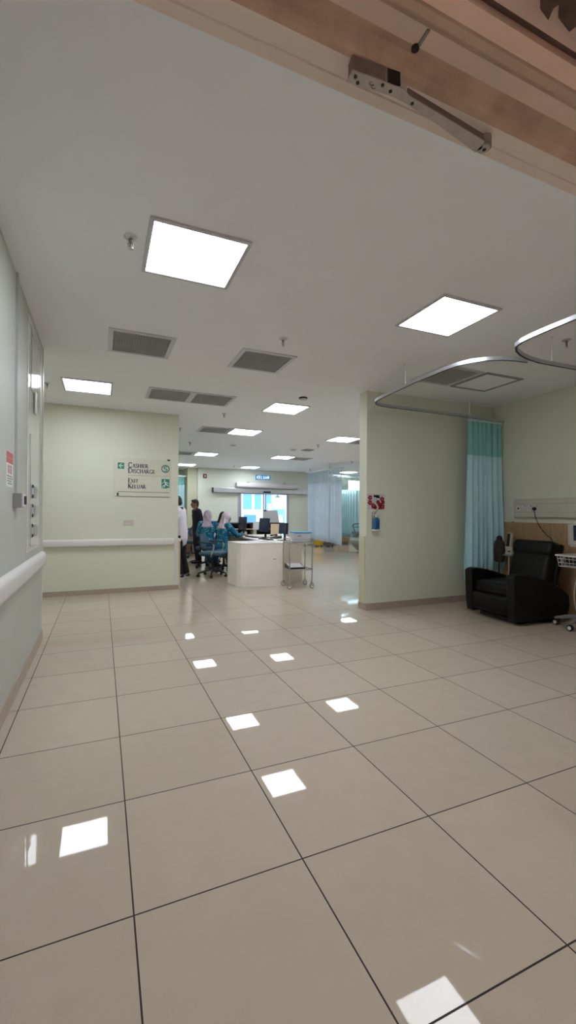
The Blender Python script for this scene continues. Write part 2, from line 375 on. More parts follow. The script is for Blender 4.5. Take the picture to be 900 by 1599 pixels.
# ------------------------------------------------------------------ ceiling things
def lamp(x, y, label, sx=.6, sy=.6):
    t = thing('ceiling_light', label, 'ceiling light', (x, y, CZ), 0, 'square ceiling lights')
    g = MB(); hx, hy, b = sx/2, sy/2, .024
    for s in (-1, 1):
        g.bb(-hx, hx, s*hy-b/2-s*b/2, s*hy+b/2-s*b/2, -.014, 0); g.bb(s*hx-b/2-s*b/2, s*hx+b/2-s*b/2, -hy+b, hy-b, -.014, 0)
    g.build('frame', M_lampframe, t)
    MB().bb(-hx+b, hx-b, -hy+b, hy-b, -.010, -.002).build('diffuser', M_lamp, t)
    return t
L0 = lamp(.54, 2.845, 'large glowing ceiling panel beside a sprinkler, biggest at the upper left')
LIGHTS = [(2.665, 2.855, 'glowing ceiling panel in front of the curved curtain tracks'),
 (-.18, 6.33, 'glowing ceiling panel in front of the direction sign wall'),
 (2.668, 6.37, 'glowing ceiling panel next to the round smoke detector'),
 (2.675, 8.56, 'glowing ceiling panel with a grey vent touching its left side, behind the smoke detector'),
 (2.70, 12.24, 'small far glowing ceiling panel, third in line behind the smoke detector'),
 (4.96, 8.47, 'far glowing ceiling panel closest to the end of the bay wall'),
 (4.93, 11.95, 'far glowing ceiling panel with a grey vent touching its right side'),
 (4.93, 15.05, 'far glowing ceiling panel just in front of the blue exit sign wall'),
 (2.67, 15.2, 'far glowing ceiling panel just past the edge of the sign wall'),
 (9.07, 15.1, 'far glowing ceiling panel seen past the pale blue hanging curtain')]
for x, y, l in LIGHTS:
    copy_tree(L0, (x, y, CZ), l)
def vent(x, y, label, sx=.6, sy=.6, n=22):
    t = thing('air_vent', label, 'air vent', (x, y, CZ), 0, 'grey ceiling air vents')
    g = MB(); hx, hy, b = sx/2, sy/2, .042
    for s in (-1, 1):
        g.bb(-hx, hx, s*hy-b/2-s*b/2, s*hy+b/2-s*b/2, -.012, 0); g.bb(s*hx-b/2-s*b/2, s*hx+b/2-s*b/2, -hy+b, hy-b, -.012, 0)
    g.build('frame', M_lampframe, t)
    MB().bb(-hx+b, hx-b, -hy+b, hy-b, -.003, -.001).build('filter', M_ventdark, t)
    g = MB(); ix, iy = sx/2-b, sy/2-b
    for i in range(1, n):
        u = -ix+2*ix*i/n; g.bb(u-.0012, u+.0012, -iy, iy, -.010, -.004)
        u = -iy+2*iy*i/n; g.bb(-ix, ix, u-.0012, u+.0012, -.010, -.004)
    g.build('grille', M_vent, t)
    return t
V0 = vent(.345, 4.535, 'grey square ceiling vent above the left wall, nearest on the left')
for x, y, l in [(1.60, 4.51, 'grey square ceiling vent beside a sprinkler in the middle of the ceiling'),
 (.865, 6.32, 'left half of the pair of joined ceiling vents before the sign wall'),
 (1.465, 6.32, 'right half of the pair of joined ceiling vents before the sign wall'),
 (2.06, 8.60, 'small far ceiling vent on the left of the second panel behind the smoke detector'),
 (5.54, 12.06, 'far ceiling vent attached to the right of a glowing panel'),
 (5.60, 8.60, 'far ceiling vent half hidden by the end of the bay wall'),
 (2.05, 12.3, 'far ceiling vent just past the edge of the sign wall'),
 (3.80, 4.07, 'grey ceiling vent above the bay with a blank panel beside it')]:
    copy_tree(V0, (x, y, CZ), l)
t = thing('ceiling_hatch', 'blank pale access panel beside the bay ceiling vent', 'ceiling panel', (4.44, 4.07, CZ))
g = MB()
for s in (-1, 1): g.bb(-.3, .3, s*.282-.018, s*.282+.018, -.012, 0); g.bb(s*.282-.018, s*.282+.018, -.264, .264, -.012, 0)
g.build('frame', M_grey, t); MB().bb(-.264, .264, -.264, .264, -.006, 0).build('panel', M_ceil, t)
t = thing('ceiling_hatch', 'small far square plate on the ceiling above the desk', 'ceiling panel', (4.95, 10.3, CZ))
g = MB()
for s in (-1, 1): g.bb(-.13, .13, s*.12-.012, s*.12+.012, -.012, 0); g.bb(s*.12-.012, s*.12+.012, -.108, .108, -.012, 0)
g.build('frame', M_grey, t); MB().bb(-.108, .108, -.108, .108, -.006, 0).build('panel', M_ventdark, t)
for x, y, l in ((2.95, 10.35, 'flat round speaker plate on the far ceiling, left of the small square plate'), (4.58, 10.4, 'flat round speaker plate on the far ceiling beside the small square plate')):
    t = thing('ceiling_speaker', l, 'speaker', (x, y, CZ)); MB().lathe([(.095, 0), (.095, -.006), (.075, -.012), (0, -.012)], n=20).build('rim', M_white, t, True)
    MB().lathe([(.07, -.012), (.07, -.014), (0, -.016)], n=20).build('grille', M_ventdark, t, True)
def sprinkler(x, y, label):
    t = thing('fire_sprinkler', label, 'sprinkler', (x, y, CZ+.002), 0, 'ceiling sprinklers')
    MB().lathe([(.042, 0), (.042, -.004), (.030, -.012), (.014, -.014)], n=18).build('rosette', M_alu, t, True)
    g = MB(); g.lathe([(.012, -.012), (.012, -.03), (.007, -.034), (.007, -.04)], n=10)
    for s in (-1, 1): g.tube([(s*.006, 0, -.034), (s*.013, 0, -.046), (s*.010, 0, -.060), (0, 0, -.070)], .0025, 5)
    g.lathe([(.004, -.034), (.004, -.068)], n=6)
    g.build('head', M_darksteel, t, True)
    MB().lathe([(.016, -.070), (.016, -.0725), (.002, -.0725)], n=14).build('deflector', M_alu, t, True)
    return t
S0 = sprinkler(.15, 2.80, 'chrome sprinkler beside the big glowing panel at upper left')
for x, y, l in [(1.58, 3.84, 'sprinkler behind the square vent in the middle of the ceiling'), (-.66, 6.40, 'sprinkler beside the glowing panel above the sign wall, by the left wall'),
 (4.06, 2.77, 'sprinkler inside the curved curtain track at the right edge'), (1.87, 7.12, 'sprinkler behind the pair of joined vents'),
 (1.40, 8.7, 'upper small sprinkler just past the sign wall edge'), (1.90, 10.35, 'sprinkler between the two far vents past the sign wall edge'),
 (4.80, 9.4, 'sprinkler left of the glowing panel by the bay wall end'), (7.28, 11.9, 'sprinkler above the pale blue hanging curtain by the bay wall end'),
 (4.25, 14.8, 'far sprinkler left of the glowing panel before the blue exit sign'), (7.12, 14.6, 'far sprinkler over the left edge of the pale blue hanging curtain')]:
    copy_tree(S0, (x, y, CZ+.002), l)
t = thing('smoke_detector', 'round white smoke detector on the ceiling by a glowing panel', 'smoke detector', (2.655, 5.68, CZ))
MB().lathe([(.062, 0), (.062, -.016), (.058, -.02)], n=24).build('base', M_black, t, True)
MB().lathe([(.056, -.02), (.056, -.034), (.044, -.046), (.02, -.050), (0, -.050)], n=24).build('sensor_cap', M_white, t, True)

# curtain tracks with their hanger rods
ZR = 2.705
def track(name, label, pts, rods, gr):
    t = thing(name, label, 'curtain rail', (0, 0, 0), 0, gr)
    MB().sweep(pts, [(-.012, 0), (.012, 0), (.012, .034), (-.012, .034)]).build('rail', M_alu, t, True)
    MB().sweep(pts, [(-.007, -.002), (.007, -.002), (.007, .001), (-.007, .001)]).build('rail_slot', M_black, t)
    for x, y in rods:
        r = MB(); r.tube([(x, y, ZR+.034), (x, y, CZ)], .005, 8); r.lathe([(.009, ZR+.034), (.009, ZR+.06), (.005, ZR+.064)], (x, y, 0), 10); r.lathe([(.014, CZ-.006), (.014, CZ)], (x, y, 0), 12)
        r.build('hanger_rod', M_white, t, True)
    return t
R1 = [V(5.6, 4.79, ZR), V(4.5, 4.765, ZR), V(3.6, 4.75, ZR), V(3.42, 4.745, ZR)]+[V(p.x, p.y, ZR) for p in arc(3.40, 4.47, .275, PI/2, PI, 8)]+[V(3.10, 4.2, ZR), V(3.07, 3.75, ZR), V(3.07, 3.3, ZR), V(3.09, 3.15, ZR), V(3.14, 3.04, ZR), V(3.22, 2.945, ZR), V(3.33, 2.875, ZR), V(3.47, 2.84, ZR), V(3.60, 2.828, ZR)]
track('curtain_track', 'curved white curtain track around the recliner bay', R1, [(3.085, 3.93), (4.9, 4.775)], 'curved ceiling curtain tracks')
R2 = [V(5.6, 2.76, ZR), V(4.2, 2.775, ZR), V(3.72, 2.79, ZR), V(3.56, 2.77, ZR), V(3.40, 2.73, ZR), V(3.27, 2.67, ZR), V(3.18, 2.60, ZR), V(3.14, 2.51, ZR), V(3.125, 2.40, ZR), V(3.12, 2.25, ZR), V(3.12, 1.9, ZR), V(3.12, 1.0, ZR)]
track('curtain_track', 'curved white curtain track cut off by the right edge, nearest', R2, [(3.88, 2.785)], 'curved ceiling curtain tracks')

# curtains
M_curt = cloth_mat('teal_curtain_cloth', (200, 242, 250), .04)
M_curtnet = sheer('teal_curtain_net', (140, 210, 208), .85)
M_curtb = cloth_mat('blue_curtain_cloth', (220, 236, 250), .2)
M_curtbnet = sheer('blue_curtain_net', (190, 212, 226), .72)
M_hook = mat('curtain_tape', (190, 216, 220), .8)
def sheet(path, z0f, z1, folds, amp, flare=0, nz=10, seed=1, twist=.3):
    """a folded hanging sheet along `path` from the height z0f(u) up to z1"""
    rnd = random.Random(seed); n = folds*8
    ph = [rnd.uniform(-.6, .6) for _ in range(folds+2)]; am = [rnd.uniform(.6, 1.25) for _ in range(folds+2)]
    P = [Vector(p) for p in path]; ls = [0]
    for i in range(len(P)-1): ls.append(ls[-1]+(P[i+1]-P[i]).length)
    def at(s):
        for i in range(len(P)-1):
            if s <= ls[i+1] or i == len(P)-2:
                t = (s-ls[i])/(ls[i+1]-ls[i]); d = (P[i+1]-P[i]).normalized()
                return P[i].lerp(P[i+1], t), d
    g = MB(); rows = []
    for k in range(nz+1):
        v = k/nz; row = []
        for i in range(n+1):
            u = i/n; c, d = at(u*ls[-1]); w = Vector((-d.y, d.x, 0)); f = folds*(u+.035*math.sin(2*PI*(1.5*u+seed*.13))*math.sin(PI*u)); f = min(max(f, 0), folds); j = int(min(f, folds-1))
            drop = 1-v
            a = amp*(.45+.75*drop)*(am[j]*(1-(f-j))+am[j+1]*(f-j))
            off = math.sin(2*PI*f+ph[j]*twist*3*drop)*a
            sl = math.sin(4*PI*f)*amp*.25*drop
            z0 = z0f(u); z = z0+(z1-z0)*v
            p = c+w*off+d*(sl+flare*(u-.5)*2*drop)
            row.append(g.bm.verts.new((p.x, p.y, z)))
        rows.append(row)
    for k in range(nz):
        for i in range(n): g.bm.faces.new((rows[k][i], rows[k][i+1], rows[k+1][i+1], rows[k+1][i]))
    return g
def curtain(label, path, z0f, zmid, ztop, folds, amp, mc, mn, seed, flare=0, group=None):
    t = thing('hospital_curtain', label, 'curtain', (0, 0, 0), 0, group)
    o = sheet(path, z0f, zmid, folds, amp, flare, 10, seed).build('cloth_panel', mc, t, 'all')
    o.modifiers.new('Solidify', 'SOLIDIFY').thickness = .002
    sheet(path, lambda u: zmid, ztop, folds, amp*.45, 0, 3, seed).build('net_top', mn, t, 'all')
    o = sheet(path, lambda u: ztop-.002, ztop+.035, folds, amp*.45, 0, 1, seed).build('heading_tape', M_hook, t, 'all')
    o.modifiers.new('Solidify', 'SOLIDIFY').thickness = .003
    return t
curtain('teal bay curtain with darker net top drawn into the corner behind the recliner', [(4.86, 4.775, 0), (5.55, 4.785, 0)], lambda u: .36+.12*u, 2.17, 2.66, 7, .046, M_curt, M_curtnet, 3, .05)
curtain('pale blue hanging curtain panel, left and farther half, past the desk', [(6.75, 14.0, 0), (6.84, 13.0, 0), (6.89, 12.66, 0)], lambda u: .41-.05*u, 2.36, 2.70, 6, .075, M_curtb, M_curtbnet, 5, 0, 'pale blue passage curtains')
curtain('pale blue hanging curtain panel, right and nearer half, by the bay wall end', [(6.90, 12.60, 0), (7.04, 12.1, 0)], lambda u: .36-.08*u, 2.36, 2.70, 4, .05, M_curtb, M_curtbnet, 8, 0, 'pale blue passage curtains')
t = thing('curtain_track', 'straight far curtain track holding the pale blue curtains', 'curtain rail')
MB().sweep([V(6.73, 14.1, 2.745), V(6.85, 13.0, 2.745), V(7.07, 12.05, 2.745)], [(-.015, 0), (.015, 0), (.015, .04), (-.015, .04)]).build('rail', M_alu, t)
MB().tube([(6.91, 12.7, 2.78), (6.91, 12.7, CZ)], .008, 8).build('hanger_rod', M_grey, t)
M_curt3net = sheer('pale_net', (170, 196, 186), .12)
curtain('darker teal curtain in the far right bay before the window', [(8.2, 15.5, 0), (10.4, 15.5, 0)], lambda u: .36, 2.275, 2.80, 20, .035, cloth_mat('deep_teal_curtain', (176, 216, 222), .15), M_curt3net, 11)
t = thing('curtain_track', 'far straight curtain track above the darker teal curtain', 'curtain rail')
MB().sweep([V(7.6, 15.5, 2.845), V(11.5, 15.5, 2.845)], [(-.015, 0), (.015, 0), (.015, .035), (-.015, .035)]).build('rail', M_alu, t)
for x in (8.0, 9.4, 10.8): MB().tube([(x, 15.5, 2.87), (x, 15.5, CZ)], .008, 6).build('hanger_rod', M_grey, t)

# ------------------------------------------------------------------ lettering drawn stroke by stroke (thick and thin strokes with serifs)
def cpts(cx, cy, rx, ry, a0, a1, n=10): return [(cx+rx*math.cos(math.radians(a0+(a1-a0)*i/n)), cy+ry*math.sin(math.radians(a0+(a1-a0)*i/n))) for i in range(n+1)]
TK, TN = .13, .055
def srf(x, y, w=.2): return ([(x-w/2, y), (x+w/2, y)], TN)
GLYPH = {
 'A': (.78, [([(.08, 0), (.38, 1)], TN), ([(.38, 1), (.68, 0)], TK), ([(.2, .36), (.56, .36)], TN), srf(.08, .02), srf(.68, .02)]),
 'C': (.82, [(cpts(.48, .5, .38, .49, 50, 310, 16), .1), ([(.73, .95), (.73, .72)], TN), ([(.73, .12), (.73, .2)], TN)]),
 'D': (.86, [([(.16, 0), (.16, 1)], TK), ([(.06, .98), (.38, .98)]+cpts(.36, .5, .40, .48, 90, -90, 14)+[(.06, .02)], .085)]),
 'E': (.64, [([(.16, 0), (.16, 1)], TK), ([(.06, .975), (.54, .975), (.54, .82)], TN), ([(.16, .52), (.46, .52)], TN), ([(.06, .025), (.58, .025), (.58, .2)], TN), ([(.46, .44), (.46, .6)], TN)]),
 'G': (.88, [(cpts(.48, .5, .38, .49, 50, 310, 16), .1), ([(.73, .95), (.73, .74)], TN), ([(.74, .06), (.74, .42)], TK), srf(.74, .42, .24)]),
 'H': (.88, [([(.17, 0), (.17, 1)], TK), ([(.70, 0), (.70, 1)], TK), ([(.17, .52), (.70, .52)], TN), srf(.17, .02), srf(.17, .98), srf(.70, .02), srf(.70, .98)]),
 'I': (.36, [([(.17, 0), (.17, 1)], TK), srf(.17, .02), srf(.17, .98)]),
 'K': (.80, [([(.16, 0), (.16, 1)], TK), ([(.64, .98), (.2, .48)], TN), ([(.28, .56), (.72, 0)], TK), srf(.16, .02), srf(.16, .98), srf(.62, .98), srf(.72, .02)]),
 'L': (.62, [([(.16, 0), (.16, 1)], TK), ([(.06, .025), (.56, .025), (.56, .22)], TN), srf(.16, .98)]),
 'R': (.80, [([(.16, 0), (.16, 1)], TK), ([(.06, .98), (.34, .98)]+cpts(.34, .74, .22, .24, 90, -90, 10)+[(.16, .5)], .08), ([(.36, .5), (.72, 0)], TK), srf(.16, .02), srf(.74, .02, .14)]),
 'S': (.60, [(cpts(.30, .75, .21, .23, 20, 250, 10)+cpts(.30, .26, .22, .24, 75, -160, 10), .095), ([(.50, .95), (.50, .76)], TN), ([(.09, .05), (.09, .26)], TN)]),
 'T': (.74, [([(.37, 0), (.37, 1)], TK), ([(.06, .82), (.06, .975), (.68, .975), (.68, .82)], TN), srf(.37, .02)]),
 'U': (.86, [([(.16, 1), (.16, .34)]+cpts(.42, .34, .26, .33, 180, 360, 10)+[(.68, 1)], .095), srf(.16, .98), srf(.68, .98)]),
 'X': (.78, [([(.1, 1), (.66, 0)], TK), ([(.66, 1), (.1, 0)], TN), srf(.1, .98), srf(.66, .98), srf(.1, .02), srf(.66, .02)]),
}
def stroke(g, pts, w, place, th):
    """one pen stroke with thickness: place(u, v, depth) puts it on the sign"""
    P = [Vector((a, b)) for a, b in pts]; k = len(P); L = []; R = []
    for i, p in enumerate(P):
        d = (P[min(i+1, k-1)]-P[max(i-1, 0)]).normalized(); nrm = Vector((-d.y, d.x))*w/2
        L.append(p+nrm); R.append(p-nrm)
    for i in range(k-1):
        q = [L[i], L[i+1], R[i+1], R[i]]
        g.rings([[place(a.x, a.y, 0) for a in q], [place(a.x, a.y, th) for a in q]])
def words(g, text, x0, z0, cap, small, place, th=.002, fit=None, sq=1.0):
    """small capitals: the first letter `cap` tall, the others `small`"""
    tot = sum(GLYPH[c][0]*(cap if i == 0 else small) for i, c in enumerate(text))
    sx = (fit/tot) if fit else 1.0
    x = x0
    for i, c in enumerate(text):
        h = cap if i == 0 else small; w, st = GLYPH[c]
        for pts, tk in st:
            stroke(g, [(x+a*h*sx, z0+b*h) for a, b in pts], tk*h*1.6, place, th)
        x += w*h*sx

# ------------------------------------------------------------------ sign wall
t = thing('direction_sign', 'pale acrylic direction sign for cashier, discharge and exit on the wall', 'sign', (.183, YS, 1.57))
W, H = .875, .615
MB().bb(0, W, -.016, -.010, 0, H).build('panel', M_acrylic, t, bevel=.002)
for x, z in ((.04, .03), (W-.04, .03), (.04, H-.03), (W-.04, H-.03)): MB().lathe([(.008, -.012), (.008, 0)], (x, 0, z), 10, 'Y').build('standoff', M_alu, t)
pl = lambda u, v, d: Vector((u, -.016-d, v))
for tx, z, cp, sm, ft in (('CASHIER', .468, .080, .062, .318), ('DISCHARGE', .380, .080, .062, .428), ('EXIT', .220, .072, .058, .162), ('KELUAR', .128, .078, .060, .282)):
    g = MB(); words(g, tx, .203, z, cp, sm, pl, fit=ft); g.build('lettering', M_lettering, t)
g = MB(); g.bb(.205, .855, -.0175, -.016, .339, .344); g.build('divider_line', M_grey, t)
g = MB(); g.bb(.05, .857, -.0175, -.016, .066, .073); g.build('footer_line', mat('dark_teal_line', (60, 90, 96), .5), t)
g = MB(); g.bb(.047, .145, -.0172, -.016, .440, .540); ap = g.build('arrow_plate', M_green, t)
g = MB()
for pts in ([(.066, .490), (.130, .490)], [(.104, .526), (.066, .490), (.104, .454)]): stroke(g, pts, .013, lambda u, v, d: Vector((u, -.0172-d, v)), .001)
g.build('arrow_mark', M_signwhite, ap)
g = MB(); pe = lambda u, v, d: Vector((u, -.0165-d, v))
ci = [(.796+.060*math.cos(a*PI/16), .468+.060*math.sin(a*PI/16)) for a in range(33)]
stroke(g, ci, .014, pe, .001)
o = g.build('round_emblem', mat('dark_teal_mark', (28, 84, 92), .5), t)
g = MB(); stroke(g, [(.796+x, .468+y) for x, y in cpts(.004, .019, .027, .019, 30, 265, 12)+cpts(0, -.019, .027, .019, 85, -150, 12)], .016, pe, .001)
g.bb(.765, .827, -.0174, -.0165, .465, .471)
g.build('emblem_letter', M_green, o)
g = MB(); g.bb(.734, .861, -.0172, -.016, .140, .297); ep = g.build('exit_plate', M_green, t)
g = MB(); pr = lambda u, v, d: Vector((.734+u, -.0172-d, .140+v))
g.lathe([(.0135, -.0182), (.0135, -.0172)], (.734+.050, 0, .140+.130), 14, 'Y')
for pts, w in (([(.056, .108), (.072, .070)], .024), ([(.060, .106), (.092, .100), (.112, .076)], .011), ([(.054, .106), (.024, .100), (.014, .078)], .011),
               ([(.072, .070), (.050, .048), (.044, .016)], .015), ([(.050, .050), (.018, .042)], .013), ([(.074, .072), (.098, .048), (.118, .046)], .014), ([(.016, .002), (.016, .042)], .01), ([(.095, .002), (.122, .002)], .01)):
    stroke(g, pts, w, pr, .001)
g.build('running_figure', M_signwhite, ep)
g = MB(); g.bb(.826, .872, -.0175, -.016, .604, .629); g.bb(.036, .062, -.0175, -.016, .003, .052)
g.build('corner_mark', mat('dark_green_mark', (20, 74, 72), .5), t)
# wall socket below the sign
t = thing('wall_socket', 'white wall socket plate under the direction sign', 'socket', (.403, YS, 1.137))
MB().bb(-.078, .078, -.012, 0, -.04, .04, .004).build('plate', mat('socket_pinkish', (206, 196, 190), .4), t)
g = MB(); g.bb(-.062, -.036, -.0145, -.012, -.008, .012); g.bb(-.026, .000, -.0145, -.012, -.008, .012); g.build('rocker_switch', M_white, t)
g = MB(); g.bb(-.056, -.046, -.0155, -.0144, .000, .009); g.bb(-.018, -.009, -.0155, -.0144, .000, .009); g.build('red_indicator', mat('indicator_red', (120, 50, 44), .5), t)
# handrails
def rail_prof(x, y, wall, depth, h): pass
t = thing('wall_handrail', 'white bumper handrail across the wall under the direction sign', 'handrail', (0, YS, 0), 0, 'white bumper handrails')
prof = [(0, .762), (-.045, .762), (-.058, .774), (-.060, .800), (-.060, .845), (-.052, .864), (-.040, .872), (0, .872)]
g = MB(); g.rings([[Vector((x, a, b)) for a, b in prof] for x in (-2.1, 1.105)]); g.build('rail', M_rail, t, True)
g = MB(); g.rings([[Vector((x, a*s, .817+(b-.817)*s)) for a, b in prof] for x, s in ((1.105, 1.0), (1.118, .98), (1.127, .85))]); g.build('end_cap', M_white, t, True)
g = MB(); g.bb(1.19, 1.245, -.02, .15, .815, .862, .006); g.build('corner_return', M_white, t)
t = thing('wall_handrail', 'white bumper handrail along the left wall, nearest', 'handrail', (XL, 0, 0), 0, 'white bumper handrails')
prof = [(0, .775), (.040, .775), (.053, .788), (.056, .81), (.056, .875), (.050, .900), (.036, .912), (.012, .914), (.008, .906), (0, .906)]
g = MB(); g.rings([[Vector((a, y, b)) for a, b in prof] for y in (.75, 4.86)]); g.build('rail', M_rail, t, True)
g = MB(); g.rings([[Vector((a*s, y, .845+(b-.845)*(.4+.6*s))) for a, b in prof] for y, s in ((4.86, 1.0), (4.90, .99), (4.93, .93), (4.95, .80), (4.96, .6))]); g.build('end_cap', M_rail, t, True)

# ------------------------------------------------------------------ left wall
t = thing('wiring_trunking', 'thin vertical cable trunking down the left wall to a switch box', 'cable trunking', (XL, 3.54, 0))
MB().bb(0, .012, -.016, .016, 1.43, CZ).build('channel', mat('trunking_grey', (190, 190, 194), .4), t)
MB().bb(.012, .014, -.012, .012, 1.43, CZ).build('cover', mat('trunking_cover', (176, 176, 182), .45), t)
t = thing('switch_box', 'small grey wall switch box with a black toggle at the foot of the trunking', 'switch', (XL, 3.54, 1.385))
MB().bb(0, .052, -.07, .07, -.055, .045, .004).build('housing', M_grey, t)
MB().bb(.052, .060, -.062, .062, -.05, .042, .002).build('front_plate', M_white, t)
MB().bb(.060, .070, -.018, .040, -.032, .026, .003).build('toggle', M_black, t)
t = thing('warning_notice', 'red and white warning notice on the left wall above the switch box', 'notice', (XL-.001, 3.345, 1.58))
MB().bb(0, .003, -.108, .108, -.115, .115).build('sheet', M_signwhite, t)
g = MB(); g.bb(.003, .0042, -.102, .102, .074, .112); g.bb(.003, .0042, -.102, .102, .038, .072); g.build('red_header', mat('notice_red', (196, 92, 96), .5), t)
g = MB()
for y in (-.05, .0, .05): g.lathe([(.011, .003), (.011, .0042)], (0, y, .018), 12, 'X'); g.bb(.003, .0042, y-.010, y+.010, -.030, .006)
g.build('figure_mark', mat('notice_pink', (180, 100, 104), .5), t)
g = MB()
for z, a, b in ((-.046, -.09, .08), (-.062, -.085, .09), (-.078, -.09, .06), (-.094, -.06, .07)): g.bb(.003, .0042, a, b, z-.004, z+.004)
g.build('print_line', M_darksteel, t)
M_panel = mat('glossy_panel', (206, 207, 204), .08, spec=.6, amt=.01)
t = thing('riser_panel', 'tall glossy service panel on the left wall with three lock plates', 'service panel', (XL, 4.43, 0))
g = MB()
for y in (-.374, .374): g.bb(0, .007, y-.012, y+.012, .97, 2.90)
for z in (.985, 2.885): g.bb(0, .007, -.362, .362, z-.015, z+.015)
g.build('frame', M_white, t)
MB().bb(0, .004, -.362, .362, 1.0, 2.87).build('backing', M_panel, t)
u = MB().bb(.004, .010, -.22, .20, 2.33, 2.86).build('upper_door', mat('riser_cover', (188, 188, 188), .12, spec=.6), t)
g = MB()
for y in (-.18, .15):
    for z in (2.4, 2.6, 2.8): g.lathe([(.006, .010), (.006, .013)], (0, y, z), 8, 'X')
g.build('screw', M_darksteel, u)
MB().bb(.010, .022, -.05, .04, 2.16, 2.36, .008).build('hanging_tag', M_white, u)
d = MB().bb(.004, .010, -.23, .19, 1.02, 1.955).build('lower_door', M_panel, t)
for z in (1.48, 1.315, 1.145):
    p = MB().bb(.010, .016, -.22, -.06, z-.06, z+.055, .002).build('lock_plate', M_alu, t)
    for dz in (-.045, .04): MB().lathe([(.015, .016), (.014, .024), (0, .026)], (0, -.17, z+dz), 12, 'X').build('knob', M_black, p, True)
    MB().bb(.010, .017, -.03, .15, z-.055, z+.045, .002).build('label_holder', mat('label_grey', (176, 178, 172), .3), t)

# ------------------------------------------------------------------ bay wall
t = thing('wall_poster', 'small poster with red flowers on the end of the bay wall', 'poster', (3.437, YB, 1.466))
MB().bb(-.142, .142, -.004, 0, -.107, .107).build('sheet', mat('poster_paper', (206, 204, 208), .5, amt=.04, scale=20), t)
M_red = mat('poster_red', (158, 40, 58), .5, amt=.2, scale=40)
g = MB(); rr = random.Random(4)
for x, z, r in ((-.098, .055, .032), (-.10, -.012, .034), (-.045, -.055, .036), (-.015, -.075, .028), (.03, -.005, .03), (.06, -.04, .034), (.095, .035, .034), (.11, -.005, .028), (.10, -.065, .036), (.055, -.085, .02)):
    pts = []
    for a in range(20):
        th = a*PI/10; q = r*(1+.16*math.cos(5*th+x*40)); pts.append((x+q*math.cos(th), z+q*math.sin(th)))
    g.prism_y(pts, -.0052, -.004)
g.build('red_flower', M_red, t)
g = MB()
for x, z, r in ((-.098, .055, .009), (-.10, -.012, .01), (-.04, -.055, .010), (.095, .035, .010), (.10, -.065, .009)): g.lathe([(r, -.0062), (r, -.0052)], (x, 0, z), 10, 'Y')
g.build('flower_centre', mat('poster_pink', (206, 120, 124), .5), t)
g = MB(); g.bb(-.04, .05, -.0052, -.004, .062, .092); g.bb(.0, .065, -.0052, -.004, .052, .066); g.build('dark_band', M_black, t)
g = MB(); g.lathe([(.038, -.005), (.038, -.004)], (.0, 0, .022), 16, 'Y'); g.build('pale_disc', mat('poster_pale', (190, 196, 206), .5), t)
t = thing('sanitizer_dispenser', 'blue hand sanitizer bottle in a white wall holder under the poster', 'sanitizer', (3.407, YB, 1.08))
MB().bb(-.046, .046, -.10, 0, -.012, .012, .008).build('holder', M_white, t)
g = MB(); g.tube([(-.034, -.004, .0), (-.034, -.004, .24), (-.02, -.02, .255)], .005, 6); g.tube([(.034, -.004, .0), (.034, -.004, .24), (.02, -.02, .255)], .005, 6); g.build('bracket_wire', M_steel, t, True)
g = MB(); g.rings([[Vector((p.x, p.y-.052, z)) for p in [Vector((a*s, b*s, 0)) for a, b in ((-.036, -.026), (-.03, -.034), (.03, -.034), (.036, -.026), (.036, .026), (.03, .034), (-.03, .034), (-.036, .026))]] for z, s in ((.012, .92), (.018, 1.0), (.14, 1.0), (.155, .92), (.168, .45), (.175, .38))])
b = g.build('bottle', mat('sanitizer_blue', (48, 112, 168), .15, spec=.5, amt=.1, scale=20), t, True)
MB().bb(-.024, .024, -.0885, -.0860, .035, .115).build('bottle_label', mat('bottle_label_blue', (26, 66, 122), .4, amt=.15, scale=40), b)
g = MB(); g.lathe([(.014, .175), (.014, .20), (.006, .202), (.006, .225)], (0, -.052, 0), 12); g.box((.018, -.058, .228), (.075, .016, .014), Matrix.Rotation(-.1, 3, 'Y'), .004); g.build('pump_head', M_white, t, True)
g = MB(); g.tube([(0, -.02, .24), (-.02, -.06, .235), (-.055, -.075, .225)], .006, 6); g.tube([(0, -.02, .25), (.02, -.03, .262), (.035, -.04, .285)], .005, 6); g.build('elbow_lever', M_steel, t, True)
# bed-head unit, panelling, plug and lead on the side wall
t = thing('bed_head_unit', 'white bed head service unit with a row of sockets on the side wall', 'service unit', (XR, 0, 0))
MB().prism_y([(0, 1.262), (-.055, 1.262), (-.070, 1.275), (-.070, 1.505), (-.055, 1.525), (0, 1.525)], 2.2, 4.555).build('housing', mat('unit_white', (206, 202, 190), .45), t)
g = MB(); g.bb(-.0715, -.070, 2.2, 4.55, 1.335, 1.339); g.bb(-.0715, -.070, 2.2, 4.55, 1.452, 1.456); g.build('groove', M_grey, t)
for y in (4.47, 4.385, 4.295, 4.205):
    p = MB().bb(-.078, -.070, y-.033, y+.033, 1.352, 1.432, .003).build('socket', M_white, t)
    q = MB()
    if y > 4.45: q.bb(-.080, -.078, y-.012, y+.012, 1.38, 1.405)
    else:
        q.bb(-.080, -.078, y-.004, y+.004, 1.392, 1.404); q.bb(-.080, -.078, y-.016, y-.008, 1.370, 1.378); q.bb(-.080, -.078, y+.008, y+.016, 1.370, 1.378); q.bb(-.080, -.078, y-.028, y-.016, 1.415, 1.428)
    q.build('socket_hole', M_black, p)
t = thing('power_lead', 'black plug and lead hanging from the bed head unit behind the recliner', 'power lead', (XR, 4.205, 1.385))
MB().lathe([(.024, -.079), (.026, -.095), (.020, -.112), (0, -.114)], n=14, axis='X').build('plug', M_black, t, True)
